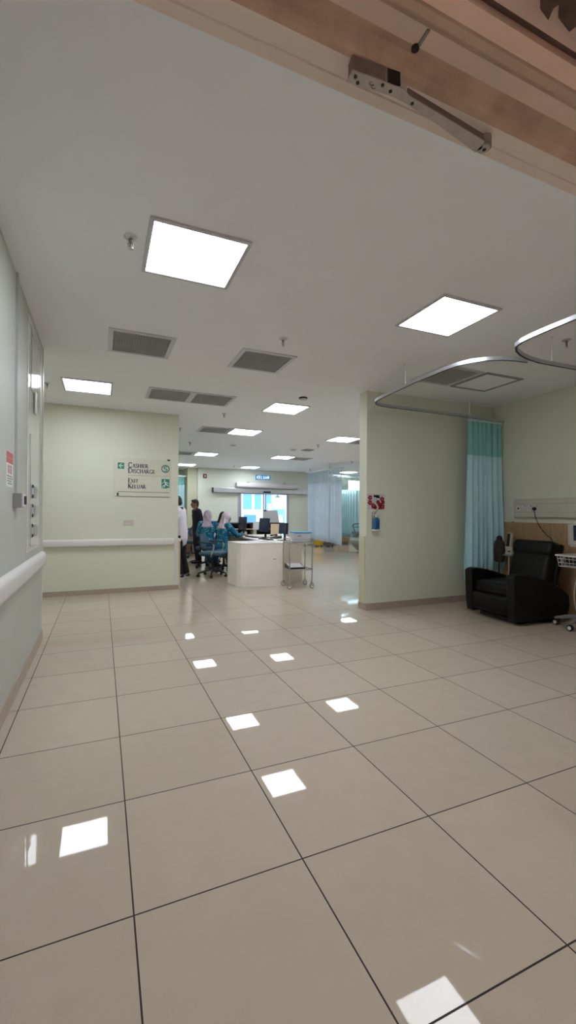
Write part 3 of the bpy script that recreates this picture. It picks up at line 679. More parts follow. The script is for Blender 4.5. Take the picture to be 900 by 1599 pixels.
MB().tube(spline([(-.10, 0, -.01), (-.10, -.01, -.06), (-.085, -.03, -.16), (-.07, -.085, -.27), (-.06, -.16, -.36), (-.06, -.22, -.40), (-.06, -.26, -.52), (-.05, -.32, -1.0), (-.05, -.36, -1.37)]), .005, 6).build('lead', M_black, t, True)
M_wood = wood_mat('panel_wood', (166, 134, 98), (182, 150, 112))
t = thing('wall_panelling', 'light wood panelling along the foot of the side wall', 'wall panel', (XR, 0, 0))
MB().bb(-.025, 0, 1.0, 4.775, .0, 1.19).build('board', M_wood, t)
MB().bb(-.028, -.0251, 1.0, 4.775, .40, .406).build('joint_line', M_darksteel, t)
tag(MB().bb(XR-.03, XR, 4.60, 4.63, 1.19, 1.2).build('wall_hook', M_darksteel), 'tiny dark hook on top of the wood panelling by the curtain', 'hook')

# ------------------------------------------------------------------ recliner (faces -x)
t = thing('recliner_armchair', 'black leather recliner armchair in the bay', 'armchair', (4.86, 3.96, 0), -.06)
def rbox(g, c, d, bev, seg=4, rot=None): g.box(c, d, rot, bev, seg); return g
g = MB(); g.bb(-.30, .40, -.30, .30, .0, .05, .01); g.build('base', M_black, t)
for s in (-1, 1):
    # arm: slab with a top that sweeps down and back
    top = [(-.47, .575), (-.44, .600), (-.38, .607), (-.25, .592), (-.05, .545), (.15, .485), (.33, .40), (.43, .31)]
    poly = [(-.43, .05), (-.45, .20)]+top+[(.44, .20), (.40, .06)]
    g = MB(); y0, y1 = (s*.275, s*.395)
    pr = [[Vector((x, y, z)) for x, z in poly] for y in (y0, y1)]
    g.rings(pr); o = g.build('armrest', M_leather, t, True, bevel=.028); o.modifiers['Bevel'].segments = 4
g = MB(); rbox(g, (-.14, 0, .385), (.56, .56, .17), .05); o = g.build('seat', M_leather, t, True)
g = MB()
pf = [(-.44, .10), (-.455, .20), (-.450, .30), (-.43, .325), (-.36, .325), (-.36, .08)]
g.rings([[Vector((x, y, z)) for x, z in pf] for y in (-.272, .272)]); o = g.build('footrest', M_leather, t, True, bevel=.02)
rb = Matrix.Rotation(.24, 3, 'Y')
g = MB(); rbox(g, (.265, 0, .60), (.17, .56, .48), .055, 4, rb); g.build('backrest', M_leather, t, True)
g = MB(); rbox(g, (.325, 0, .868), (.19, .59, .20), .06, 4, rb); g.build('headrest', M_leather, t, True)
g = MB(); rbox(g, (.385, 0, .63), (.08, .58, .62), .03, 3, rb); g.build('back_shell', M_leather, t, True)
MB().bb(-.30, .36, -.28, .28, .05, .31, .02).build('under_frame', M_leather, t)

# ------------------------------------------------------------------ blood pressure stand behind the recliner
M_instr = mat('instrument_white', (196, 190, 174), .4)
t = thing('pressure_monitor', 'small white blood pressure monitor on a pole stand beside the bay curtain', 'blood pressure monitor', (5.36, 4.49, 0))
g = MB()
for k in range(5): a = k*2*PI/5; g.tube([(0, 0, .075), (.20*math.cos(a), .20*math.sin(a), .045)], .012, 6); g.lathe([(.022, -.012), (.022, .012)], (.20*math.cos(a), .20*math.sin(a), .022), 10, 'X')
g.build('base', M_grey, t)
MB().tube([(0, 0, .06), (0, 0, .73)], .011, 8).build('pole', M_steel, t, True)
MB().bb(-.08, .08, -.09, .09, .715, .735, .004).build('shelf', M_grey, t)
g = MB(); g.box((-.01, .0, .79), (.06, .15, .11), None, .008); g.build('body', M_instr, t, True)
o = MB().box((0, -.015, .935), (.045, .075, .23), Matrix.Rotation(.12, 3, 'Y'), .006).build('column', M_instr, t, True)
MB().box((-.026, -.012, .94), (.004, .046, .18), Matrix.Rotation(.12, 3, 'Y')).build('display', M_black, t)
g = MB(); g.bb(-.043, -.040, .025, .065, .755, .825); g.bb(-.043, -.040, -.06, -.02, .77, .79); g.build('button_panel', M_black, t)
t = thing('cuff_bag', 'black bag with a rounded top hung beside the blood pressure monitor', 'bag', (5.30, 4.60, 0))
g = MB(); g.rings([[Vector((a*.055*s, b*.075*s, z)) for a, b in [(math.cos(k*PI/6), math.sin(k*PI/6)) for k in range(12)]] for z, s in ((.62, .8), (.64, 1.0), (.75, 1.1), (.86, 1.1), (.91, .95), (.935, .6))]); g.build('pouch', mat('bag_cloth', (52, 46, 48), .8, amt=.15), t, True)
MB().ell((0, .0, .955), (.034, .044, .045), 12).build('bulb', M_black, t, True)
MB().tube([(.02, .02, .63), (.05, .05, .4), (.06, .05, .2), (.05, .03, .0)], .008, 6).build('hose', M_black, t, True)

# ------------------------------------------------------------------ patient monitor cart at the right edge
t = thing('monitor_cart', 'patient monitor on a wheeled stand with basket and tangled white cables', 'patient monitor', (5.09, 3.29, 0))
M_cream = mat('monitor_cream', (190, 186, 178), .4)
g = MB()
for k in range(5):
    a = k*2*PI/5+2.05
    g.limb([(.03*math.cos(a), .03*math.sin(a), .125), (.15*math.cos(a), .15*math.sin(a), .11), (.25*math.cos(a), .25*math.sin(a), .085)], [.03, .026, .018], None, .7, 8)
g.lathe([(.05, .09), (.05, .15), (.03, .17)], n=14)
g.build('base', mat('cart_grey', (120, 118, 116), .5), t, True)
for k in range(5):
    a = k*2*PI/5+2.05; cx, cy = .25*math.cos(a), .25*math.sin(a)
    w = MB(); w.lathe([(.030, -.020), (.034, -.014), (.034, .014), (.030, .020)], (cx, cy, .034), 16, 'X'); wo = w.build('caster', M_black, t, True)
    MB().lathe([(.020, -.024), (.021, -.022), (.021, .022), (.020, .024)], (cx, cy, .034), 14, 'X').build('hub', M_white, wo)
MB().tube([(0, 0, .1), (0, 0, .95)], .016, 10).build('pole', M_steel, t, True)
g = MB()  # wire basket
def loop(z, hx, hy): return [(-hx, -hy, z), (hx, -hy, z), (hx, hy, z), (-hx, hy, z)]
for z, k in ((.70, .9), (.745, .93), (.79, .97)): g.tube(loop(z, .15*k, .19*k), .0035, 6, True)
for i in range(9):
    y = -.17+.0425*i; g.tube([(-.15, y*1.1, .825), (-.135, y, .70), (.135, y, .70), (.15, y*1.1, .825)], .0025, 5)
for i in range(7):
    x = -.135+.045*i; g.tube([(x*1.1, -.19, .825), (x, -.17, .70), (x, .17, .70), (x*1.1, .19, .825)], .0025, 5)
g.build('basket', M_white, t, True)
MB().tube(loop(.828, .155, .20), .010, 8, True).build('basket_rim', M_white, t, True)
MB().box((.01, .03, .765), (.2, .26, .1), None, .03).build('cuff_roll', M_black, t, True)
rz = Matrix.Rotation(-.52, 3, 'Z')
def tb(c, d, bev=0): return MB().box(rz @ Vector(c)+Vector((.03, 0, 1.075)), d, rz @ Matrix.Rotation(-.05, 3, 'X'), bev)
o = tb((0, 0, 0), (.30, .085, .245), .012).build('monitor', M_cream, t, True)
tb((0.0, -.0445, .020), (.252, .004, .175)).build('screen', mat('monitor_screen', (46, 52, 74), .25, amt=.25, scale=14), o)
g = MB()
for z in (.09, .05, .01, -.04): g.box(rz @ Vector((-.03, -.0475, z))+Vector((.03, 0, 1.075)), (.13, .002, .008), rz @ Matrix.Rotation(-.05, 3, 'X'))
g.build('screen_reading', mat('screen_trace', (86, 96, 122), .4), o)
tb((.0, -.0445, -.092), (.24, .004, .022)).build('key_strip', mat('key_blue', (74, 78, 120), .5), o)
MB().bb(-.07, .13, -.09, .09, .935, .952, .004).build('monitor_tray', M_white, t)
M_cable = mat('white_cable', (186, 180, 168), .5)
rc = random.Random(2)
for pts in ([(-.01, -.06, .95), (-.06, -.06, .80), (-.12, -.03, .60), (-.155, -.02, .40), (-.13, -.03, .22), (-.06, -.06, .15)],
            [(.0, -.07, .94), (-.09, -.08, .66), (-.10, -.06, .45), (-.14, -.08, .30), (-.13, -.05, .13), (-.22, -.02, .05)],
            [(.05, -.06, .72), (.0, -.1, .62), (.06, -.1, .5), (.05, -.09, .36), (.03, -.08, .16)]):
    MB().tube(spline(pts), .006, 6).build('cable', M_cable, t, True)
g = MB()
for k, (cx, cz, r) in enumerate(((-.02, .53, .085), (-.01, .51, .075), (.0, .55, .09))):
    g.tube([(cx+r*math.cos(a*PI/10), -.10-.012*k+.012*math.sin(a*PI/5), cz+r*.95*math.sin(a*PI/10)) for a in range(20)], .005, 6, True)
for k, (cx, cy, r) in enumerate(((-.10, -.20, .07), (-.06, -.21, .08))):
    g.tube([(cx+r*math.cos(a*PI/10), cy+.02*math.sin(a*PI/10), .115+r*math.sin(a*PI/10)) for a in range(20)], .005, 6, True)
g.build('coiled_cable', M_cable, t, True)
g = MB(); g.box((.06, -.10, .43), (.03, .03, .07), None, .008); g.build('probe', M_instr, t, True)
MB().box((.10, -.1, .60), (.06, .03, .05), None, .01).build('clip', M_navy, t, True)

# ------------------------------------------------------------------ nurses' desk
M_deskw = mat('desk_white_laminate', (250, 246, 240), .4, amt=.02)
M_deskb = mat('desk_beige_laminate', (222, 214, 200), .45, amt=.03)
t = thing('nurses_desk', 'cream nurses desk with chamfered front corner beside the steel trolley', 'desk', (0, 0, 0))
f = [(2.175, 7.95), (2.205, 7.47), (2.25, 7.37), (2.345, 7.315), (3.02, 7.295), (3.02, 7.95)]
g = MB(); g.prism(f, 0.0, .745); g.build('front_counter', M_deskw, t)
def grow(p, k):
    cx = sum(a for a, b in p)/len(p); cy = sum(b for a, b in p)/len(p); return [(cx+(a-cx)*k, cy+(b-cy)*k) for a, b in p]
MB().prism(grow(f, 1.012), .745, .775).build('front_top', mat('desk_top_white', (232, 230, 224), .3, amt=.02), t, bevel=.004)
MB().box((2.86, 7.291, .48), (.05, .003, .012)).build('scuff_mark', M_darksteel, t)
lw = [(3.03, 7.33), (3.10, 7.39), (3.52, 7.50), (4.28, 10.55), (2.95, 10.55), (2.90, 7.96), (3.03, 7.96)]
MB().prism(lw, .735, .765).build('work_top', M_deskw, t, bevel=.003)
g = MB(); g.prism([(3.04, 7.345), (3.10, 7.40), (3.51, 7.51), (3.51, 7.535), (3.09, 7.425), (3.04, 7.37)], 0, .735); g.build('end_panel', M_deskb, t)
g = MB(); g.prism([(3.485, 7.54), (3.51, 7.54), (4.26, 10.54), (4.235, 10.54)], 0, .735); g.build('side_panel', M_deskb, t)
g = MB(); g.prism([(2.97, 10.52), (4.2, 10.52), (4.2, 10.545), (2.97, 10.545)], 0, .735); g.build('rear_panel', M_deskb, t)
t = thing('shelf_unit', 'raised shelf unit with dark top at the far end of the desk', 'shelf unit', (0, 10.72, 0))
M_sdark = wood_mat('shelf_brown', (74, 56, 48), (96, 72, 58)); M_slight = wood_mat('shelf_beech', (226, 200, 160), (234, 212, 176))
g = MB(); g.bb(2.98, 4.34, .26, .28, 0, 1.03); g.bb(2.98, 3.0, -.14, .26, 0, 1.03); g.bb(4.32, 4.34, -.14, .26, 0, 1.03); g.bb(3.5, 3.52, -.12, .26, .76, 1.03); g.bb(3.0, 4.32, -.14, .26, .0, .74); g.build('carcass', M_sdark, t)
MB().bb(3.0, 4.03, -.13, .26, .885, .905).build('shelf', M_slight, t)
MB().bb(4.03, 4.335, -.16, -.141, .2, 1.03).build('cupboard_door', M_slight, t)
MB().bb(2.95, 4.40, -.17, .29, 1.03, 1.062).build('top', mat('unit_top_dark', (52, 48, 62), .4), t, bevel=.003)
for x, z, dx, dz, c, l in ((3.12, .741, .10, .12, (196, 170, 140), 'brown box low in the shelf unit, left'), (3.35, .741, .12, .09, (222, 214, 200), 'pale box low in the shelf unit beside a brown one'),
                           (3.62, .741, .10, .13, (226, 220, 200), 'cream box low in the shelf unit, centre'), (3.86, .905, .10, .07, (214, 210, 206), 'white packet on the upper shelf of the unit')):
    b = MB().bb(x-dx/2, x+dx/2, 10.63, 10.75, z, z+dz, .004).build('storage_box', mat('box_%d_%d_%d' % c, c, .7, amt=.1, scale=30)); tag(b, l, 'box')
t = thing('document_board', 'grey white board with a black clip standing on the shelf unit', 'clipboard', (4.09, 10.70, 1.062))
g = MB(); g.rings([[Vector((x, y+z*.12, z)) for x, z in ((-.20, 0), (.235, 0), (.195, .32), (-.205, .32))] for y in (0, .012)]); g.build('board', mat('board_grey', (196, 196, 204), .4, amt=.06, scale=18), t)
MB().box((-.16, .02, .31), (.07, .03, .035), None, .004).build('clip', M_black, t)
for a in (-.12, .14): MB().tube([(a, .06, .22), (a, .16, 0)], .006, 6).build('strut', M_grey, t)
tag(MB().box((3.62, 10.545, .985), (.16, .003, .21), Matrix.Rotation(.12, 3, 'X')).build('paper_sheet', mat('paper_white', (226, 226, 230), .7)), 'white paper sheet hanging from the front edge of the shelf unit', 'paper')
tag(MB().box((3.45, 10.66, 1.064), (.22, .16, .004), Matrix.Rotation(.3, 3, 'Z')).build('paper_sheet', MATS['paper_white']), 'white paper lying on top of the shelf unit', 'paper')
def monitor(label, loc, rz, w=.50, h=.31, m=M_navy):
    t = thing('computer_monitor', label, 'monitor', loc, rz, 'desk computer monitors')   # screen faces local -Y
    MB().box((0, 0, .13+h/2), (w, .035, h), Matrix.Rotation(-.06, 3, 'X'), .008).build('casing', m, t, True)
    MB().box((0, -.0195, .13+h/2), (w-.03, .003, h-.03), Matrix.Rotation(-.06, 3, 'X')).build('screen', mat('dark_screen', (30, 37, 70), .25), t)
    MB().box((0, .03, .09), (.06, .025, .18), None, .004).build('stand', M_black, t)
    MB().bb(-.12, .12, -.08, .11, 0, .014, .005).build('base', M_black, t)
    return t
monitor('black monitor on the desk beside the typing nurse, farthest', (3.13, 10.12, .765), -PI/2+.05, .5, .32, M_black)
monitor('dark navy monitor on the desk in front of the shelf unit', (3.30, 9.05, .765), -PI/2+.08, .5, .30)
monitor('small dark monitor at the near end of the desk by the trolley', (3.31, 7.97, .765), -PI/2+.06, .36, .22, M_black)
for loc, rz, l in (((3.08, 9.25, .765), -PI/2+.15, 'black keyboard under the hands of the typing nurse'), ((3.08, 8.35, .765), -PI/2+.1, 'black keyboard on the near part of the desk')):
    t = thing('keyboard', l, 'keyboard', loc, rz)
    MB().bb(-.22, .22, -.07, .07, 0, .018, .004).build('case', M_black, t)
    g = MB()
    for r in range(5):
        for c in range(15): g.bb(-.21+c*.028, -.187+c*.028, -.06+r*.024, -.041+r*.024, .018, .024)
    g.build('keys', mat('key_grey', (46, 46, 50), .5), t)
t = thing('desk_telephone', 'black desk telephone beside the dark navy monitor', 'telephone', (3.42, 8.65, .765), -1.2)
MB().prism_x([(-.09, 0), (.09, 0), (.09, .06), (-.09, .025)], -.09, .09).build('body', M_black, t, bevel=.004)
MB().limb([(-.065, -.08, .065), (-.065, 0, .075), (-.065, .08, .075)], [.024, .015, .024], (1, 0, 0), .8, 10).build('handset', M_black, t, True)
for (x, y, a, l) in ((2.55, 7.6, .2, 'white paper on the desk front top, left'), (2.80, 7.72, -.3, 'white paper with a red mark on the desk front top')):
    tag(MB().box((x, y, .777), (.21, .297, .003), Matrix.Rotation(a, 3, 'Z')).build('paper_sheet', MATS['paper_white']), l, 'paper')
MB_ = MB().box((2.80, 7.70, .7795), (.10, .02, .002), Matrix.Rotation(-.3, 3, 'Z')).build('red_mark', M_red); MB_.parent = bpy.data.objects['paper_sheet.003']; 
MB_.matrix_parent_inverse.identity()
tag(MB().box((3.42, 7.75, .768), (.14, .2, .006), Matrix.Rotation(.6, 3, 'Z')).build('paper_pad', MATS['paper_white']), 'white paper pad on the desk corner behind the trolley', 'paper')

# ------------------------------------------------------------------ steel trolley
t = thing('steel_trolley', 'two tier stainless steel trolley on white castors in front of the desk', 'trolley', (3.195, 7.03, 0), -.10)
hx, hy = .205, .185
for sx in (-1, 1):
    for sy in (-1, 1):
        MB().tube([(sx*hx, sy*hy, .10), (sx*hx, sy*hy, .865)], .011, 10).build('post', M_steel, t, True)
        cx, cy = sx*hx, sy*hy
        w = MB(); w.lathe([(.040, -.012), (.044, -.008), (.044, .008), (.040, .012)], (cx, cy, .044), 18, 'Y'); wo = w.build('castor', mat('castor_tyre', (150, 148, 148), .6), t, True)
        MB().lathe([(.030, -.015), (.032, -.013), (.032, .013), (.030, .015)], (cx, cy, .044), 16, 'Y').build('white_hub', M_white, wo)
        w = MB(); w.bb(cx-.016, cx+.016, cy-.021, cy-.017, .044, .10); w.bb(cx-.016, cx+.016, cy+.017, cy+.021, .044, .10); w.bb(cx-.016, cx+.016, cy-.021, cy+.021, .092, .102); w.build('fork', M_steel, wo)
def tray(z):
    g = MB(); g.bb(-hx, hx, -hy, hy, z-.004, z); 
    for s in (-1, 1): g.bb(-hx, hx, s*hy-.003, s*hy+.003, z-.02, z+.006); g.bb(s*hx-.003, s*hx+.003, -hy, hy, z-.02, z+.006)
    return g
tray(.795).build('upper_shelf', M_steel, t); tray(.335).build('lower_shelf', M_steel, t)
MB().tube([(-hx, -hy, .857), (hx, -hy, .857), (hx, hy, .857), (-hx, hy, .857)], .006, 8, True).build('guard_rail', M_steel, t, True)
t = thing('storage_tub', 'clear plastic tub with blue lid on the upper trolley shelf', 'storage box', (3.26, 7.05, .796), -.1)
g = MB(); g.rings([[Vector((a*hx2, b*hy2, z)) for a, b in ((-1, -1), (1, -1), (1, 1), (-1, 1))] for z, hx2, hy2 in ((.0, .135, .10), (.16, .155, .12))]); g.build('tub', mat('frosted_plastic', (206, 208, 222), .3, amt=.04), t, bevel=.012)
MB().bb(-.162, .162, -.127, .127, .160, .182, .006).build('lid', mat('lid_blue', (86, 168, 214), .35), t)
MB().bb(-.10, -.02, -.1155, -.112, .10, .135).build('tub_label', M_grey, t)
t = thing('clipboard_tray', 'black framed tray with white sheet on the lower trolley shelf', 'tray', (3.13, 7.03, .337), -.1)
MB().prism_x([(-.13, 0), (.13, 0), (.13, .075), (-.13, .02)], -.14, .16).build('frame', M_black, t, bevel=.004)
sl = math.atan2(.055, .26)
MB().box((.01, 0, .051), (.25, .22, .003), Matrix.Rotation(sl, 3, 'X')).build('sheet', MATS['paper_white'], t)

# ------------------------------------------------------------------ swivel chairs
M_seatblue = mat('chair_blue_fabric', (66, 98, 116), .85, amt=.08, scale=30)
def swivel(label, loc, rz, stool=False):
    t = thing('swivel_stool' if stool else 'office_chair', label, 'stool' if stool else 'office chair', loc, rz, 'swivel stools' if stool else 'swivel office chairs')
    g = MB()
    for k in range(5):
        a = k*2*PI/5+PI/2; c, s = math.cos(a), math.sin(a)
        g.limb([(.03*c, .03*s, .135), (.15*c, .15*s, .115), (.29*c, .29*s, .075)], [.024, .022, .016], None, .8, 8)
    g.lathe([(.04, .10), (.04, .17), (.03, .18)], n=12); g.build('star_base', M_black, t, True)
    for k in range(5):
        a = k*2*PI/5+PI/2; c, s = .29*math.cos(a), .29*math.sin(a)
        w = MB()
        for q in (-.013, .013): w.lathe([(.024, q-.009), (.029, q-.006), (.029, q+.006), (.024, q+.009)], (c, s, .029), 14, 'X')
        w.lathe([(.008, .03), (.008, .085)], (c, s, 0), 8); w.build('caster', M_black, t, True)
    g = MB(); g.lathe([(.026, .15), (.026, .32), (.016, .32), (.016, .43)], n=12); g.build('gas_lift', M_black, t, True)
    g = MB(); g.bb(-.10, .10, -.12, .12, .405, .435, .008); g.tube([(.08, .02, .42), (.24, .03, .415)], .006, 6); g.build('mechanism', M_black, t, True)
    g = MB(); g.box((0, .02, .475), (.47, .46, .075), None, .034, 4); g.build('seat', M_seatblue, t, True)
    MB().box((0, .02, .437), (.44, .43, .018), None, .008).build('seat_pan', M_black, t)
    if stool: return t
    g = MB(); rows = []
    for k in range(7):
        z = .60+.27*k/6; hw = (.12, .155, .17, .175, .17, .155, .115)[k]
        rows.append([Vector((hw*math.cos(a*PI/8), -.225-.03*(z-.62)+.028*math.sin(a*PI/8)+.05*(hw*math.cos(a*PI/8)/.21)**2, z)) for a in range(16)])
    g.rings(rows); g.build('backrest', M_seatblue, t, True)
    MB().tube(spline([(0, -.10, .42), (0, -.23, .43), (0, -.268, .52), (0, -.262, .72)]), .016, 8).build('back_post', M_black, t, True)
    for s in (-1, 1):
        q = MB().tube(spline([(s*.12, .06, .425), (s*.24, .07, .43), (s*.27, .10, .50), (s*.27, .14, .62), (s*.265, .12, .69)]), .013, 8).build('arm_support', M_alu, t, True)
        MB().limb([(s*.27, -.19, .715), (s*.27, -.02, .70), (s*.265, .15, .70)], [.024, .026, .026], (1, 0, 0), .6, 10).build('arm_pad', M_black, q, True)
    return t
C0 = swivel('empty blue swivel chair with silver arm supports in front of the nurses', (2.10, 8.86, 0), math.radians(-126))
K0 = swivel('swivel stool under the typing nurse', (2.52, 9.55, 0), math.radians(-84), True)
copy_tree(K0, (2.34, 10.32, 0), 'swivel stool under the nurse with her back to the camera', math.radians(-40))
copy_tree(K0, (2.97, 11.5, 0), 'swivel stool under the nurse in the black headscarf', math.radians(-60))
copy_tree(C0, (2.42, 12.85, 0), 'far swivel chair at the brown counter behind the standing man', math.radians(150))

# ------------------------------------------------------------------ people
SK = mat('skin', (150, 104, 80), .55, amt=.05); SKd = mat('skin_deep', (108, 72, 54), .55, amt=.05)
M_hair = mat('black_hair', (20, 17, 16), .5, amt=.2, scale=80)
M_batik = batik_mat('teal_batik', (0, 78, 118), (8, 112, 142), (112, 190, 204))
M_skirt_b = mat('blue_skirt_cloth', (14, 84, 132), .8, amt=.1)
M_hijab = mat('lilac_scarf_cloth', (192, 176, 190), .85, amt=.06, scale=10)
M_black_cl = mat('black_cloth', (20, 19, 24), .85, amt=.15); M_navy_cl = mat('dark_navy_cloth', (34, 32, 48), .85, amt=.12)
M_white_cl = mat('white_shirt_cloth', (226, 220, 232), .8, amt=.03)
M_shoe = mat('black_shoe', (20, 20, 22), .5); M_sole = mat('white_sole', (222, 222, 226), .5)
def person(label, loc, rz, J, outfit, skin=SK):
    """J holds the joints in the person's own frame (facing +Y, right hand +X)"""
    t = tag(None or MB().build('person', skin), label, 'person') if False else None
    P = Vector(J['pelvis']); d = Vector(J.get('lean', (0, .03, 1))).normalized(); w = J.get('sh', .175); X = Vector((1, 0, 0))
    if 'turn' in J: X = Matrix.Rotation(J['turn'], 3, 'Z') @ X
    waist, chest, shl, nb = P+d*.17, P+d*.34, P+d*.445, P+d*.50
    hc = nb+Vector(J.get('head', (0, .035, .135)))
    hr = Matrix.Rotation(J.get('yaw', 0), 3, 'Z') @ Matrix.Rotation(J.get('nod', 0), 3, 'X')
    S = [shl-X*w, shl+X*w]; Hp = [P-Vector((1, 0, 0))*.082+Vector((0, 0, -.05)), P+Vector((1, 0, 0))*.082+Vector((0, 0, -.05))]
    g = MB()
    g.limb([P+Vector((0, 0, -.03)), P+d*.07, waist, chest, shl-d*.02], [.135, .150, .128, .150, .120], X, .66, 16)
    g.limb([S[0]+X*.03, S[1]-X*.03], [.058, .058], None, 1, 10)
    g.limb([shl, nb, hc+Vector((0, 0, -.05))], [.07, .055, .052], None, 1, 12)
    g.ell(hc, (.076, .094, .115), 18, hr); g.ell(hc+hr @ V(0, .022, -.058), (.055, .062, .06), 14, hr)
    g.ell(hc+hr @ V(0, .100, -.012), (.014, .020, .026), 10, hr); g.ell(hc+hr @ V(0, .088, -.062), (.026, .014, .014), 10, hr)
    for s in (-1, 1): g.ell(hc+hr @ V(s*.078, -.005, -.008), (.012, .022, .032), 10, hr)
    for i in (0, 1):
        E, Wr = Vector(J['elbow'][i]), Vector(J['wrist'][i])
        g.limb([S[i], S[i].lerp(E, .5), E, E.lerp(Wr, .4), Wr], [.052, .046, .038, .036, .026], None, 1, 10)
        f = (Wr-E).normalized(); side = Vector(J.get('hand_side', (1, 0, 0))); side = (side-f*side.dot(f)).normalized(); nrm = f.cross(side)
        dn = Vector((0, 0, -1)); dn = nrm if nrm.dot(dn) > 0 else -nrm
        g.limb([Wr, Wr+f*.045, Wr+f*.085], [.026, .036, .036], side, .45, 10)
        for k, ln in enumerate((.062, .074, .070, .054)):
            b = Wr+f*.085+side*(-.0285+.019*k)
            g.limb([b, b+f*ln*.5+dn*.006, b+f*ln*.85+dn*.024], [.0085, .008, .007], None, 1, 8)
        ths = 1 if i == 0 else -1
        b = Wr+f*.03+side*(.026*ths)
        g.limb([b, b+f*.03+side*(.018*ths)+dn*.006, b+f*.055+side*(.020*ths)+dn*.016], [.012, .010, .008], None, 1, 8)
        K, A = Vector(J['knee'][i]), Vector(J['ankle'][i]); td = Vector(J.get('toe', (0, 1, 0))).normalized()
        g.limb([Hp[i], Hp[i].lerp(K, .5), K, K.lerp(A, .35), A], [.080, .074, .056, .054, .038], None, 1, 12)
        g.limb([A+Vector((0, 0, -.02)), A+td*.08+Vector((0, 0, -.045)), A+td*.16+Vector((0, 0, -.052))], [.036, .034, .026], None, .8, 10)
    o = g.build('person', skin); remesh(o, .0075, 2); o.location = loc; o.rotation_euler = (0, 0, rz); tag(o, label, 'person', outfit.get('group'))
    # face details
    e = MB()
    for s in (-1, 1): e.ell(hc+hr @ V(s*.030, .085, .006), (.009, .006, .005), 8, hr)
    e.build('eyes', M_hair, o, True)
    m_ = MB(); m_.ell(hc+hr @ V(0, .098, -.066), (.020, .006, .006), 8, hr); m_.build('mouth', mat('lip', (128, 70, 64), .5), o, True)
    # top
    m = outfit['top']; g = MB(); low = outfit.get('hem', .08)
    if outfit.get('seated'):
        g.limb([P+Vector((0, .02, -.07)), P+d*.06, waist, chest, shl-d*.005, shl+d*.03], [.185, .185, .158, .172, .140, .085], X, .74, 18)
    else:
        g.limb([P+Vector((0, 0, -low)), P+d*.05, waist, chest, shl-d*.005, shl+d*.03], [.165, .168, .155, .168, .140, .085], X, .74, 18)
    g.limb([S[0]+X*.02, S[1]-X*.02], [.072, .072], None, 1, 10)
    for i in (0, 1):
        E, Wr = Vector(J['elbow'][i]), Vector(J['wrist'][i]); sl = outfit.get('sleeve', 1.0)
        if sl >= 1: g.limb([S[i], S[i].lerp(E, .5), E, E.lerp(Wr, .5), E.lerp(Wr, .92)], [.070, .064, .056, .052, .050], None, 1, 12, True, False)
        else: g.limb([S[i], S[i].lerp(E, .5), S[i].lerp(E, sl)], [.070, .068, .070], None, 1, 12, True, False)
    remesh(g.build(outfit.get('topname', 'shirt'), m, o), .011, 2)
    # legs
    g = MB(); mb = outfit['bottom']
    if outfit.get('skirt'):
        k2 = (Vector(J['knee'][0])+Vector(J['knee'][1]))/2; a2 = (Vector(J['ankle'][0])+Vector(J['ankle'][1]))/2
        g.limb([P+Vector((0, 0, -.04)), P.lerp(k2, .55)+Vector((0, 0, .0)), k2, k2.lerp(a2, .3), a2+Vector((0, 0, -.02))], [.175, .175, .155, .16, .19], (1, 0, 0), .62, 18, True, False)
        remesh(g.build('skirt', mb, o), .012, 2)
    else:
        g.limb([P+Vector((0, 0, -.03)), P+d*.10], [.155, .150], (1, 0, 0), .7, 16)
        for i in (0, 1):
            K, A = Vector(J['knee'][i]), Vector(J['ankle'][i])
            g.limb([Hp[i], Hp[i].lerp(K, .5), K, K.lerp(A, .5), A+Vector((0, 0, .0))], [.086, .086, .074, .068, .064], None, 1, 12, True, False)
        remesh(g.build('trousers', mb, o), .011, 2)
    for i in (0, 1):
        A = Vector(J['ankle'][i]); td = Vector(J.get('toe', (0, 1, 0))).normalized(); sd = td.cross(Vector((0, 0, 1)))
        g = MB(); g.limb([A-td*.03+Vector((0, 0, -.035)), A+td*.06+Vector((0, 0, -.038)), A+td*.165+Vector((0, 0, -.050))], [.046, .046, .036], sd, .8, 12)
        s_ = remesh(g.build('shoe', M_shoe, o), .009, 1)
        g = MB(); q = A+td*.065; z0 = -q.z
        ring = [td*(.135*math.cos(a*PI/9))+sd*(.048*math.sin(a*PI/9)) for a in range(18)]
        g.rings([[q+r+Vector((0, 0, -q.z+.001)) for r in ring], [q+r+Vector((0, 0, -q.z+.024)) for r in ring]]); g.build('sole', outfit.get('sole', M_shoe), s_)
        if outfit.get('stripe'):
            for sgn in (-1, 1):
                g = MB(); g.tube(spline([q+td*.04+sd*.047*sgn+Vector((0, 0, -q.z+.05)), q-td*.02+sd*.050*sgn+Vector((0, 0, -q.z+.035)), q-td*.10+sd*.042*sgn+Vector((0, 0, -q.z+.07))]), .006, 6); g.build('shoe_stripe', M_sole, s_, True)
    # head covering
    if outfit.get('scarf'):
        g = MB(); g.ell(hc+hr @ V(0, -.026, .014), (.098, .104, .126), 18, hr)
        g.limb([hc+hr @ V(0, -.03, -.05), nb+d*.02+V(0, -.005, 0), shl+d*.015, shl-d*.07], [.092, .088, .135, .165], X, .78, 16)
        g.limb([hc+hr @ V(0, .03, -.09), nb+V(0, .06, -.03), chest+V(0, .10, .03)], [.055, .06, .05], X, .6, 10)
        for k in range(5): g.limb([hc+hr @ V(-.06+.03*k, -.10, -.02), nb+X*(-.08+.04*k)+V(0, -.075, -.02), shl+X*(-.10+.05*k)+V(0, -.105, -.05)], [.014, .016, .02], None, 1, 8)
        remesh(g.build('headscarf', outfit['scarf'], o), .010, 2)
    else:
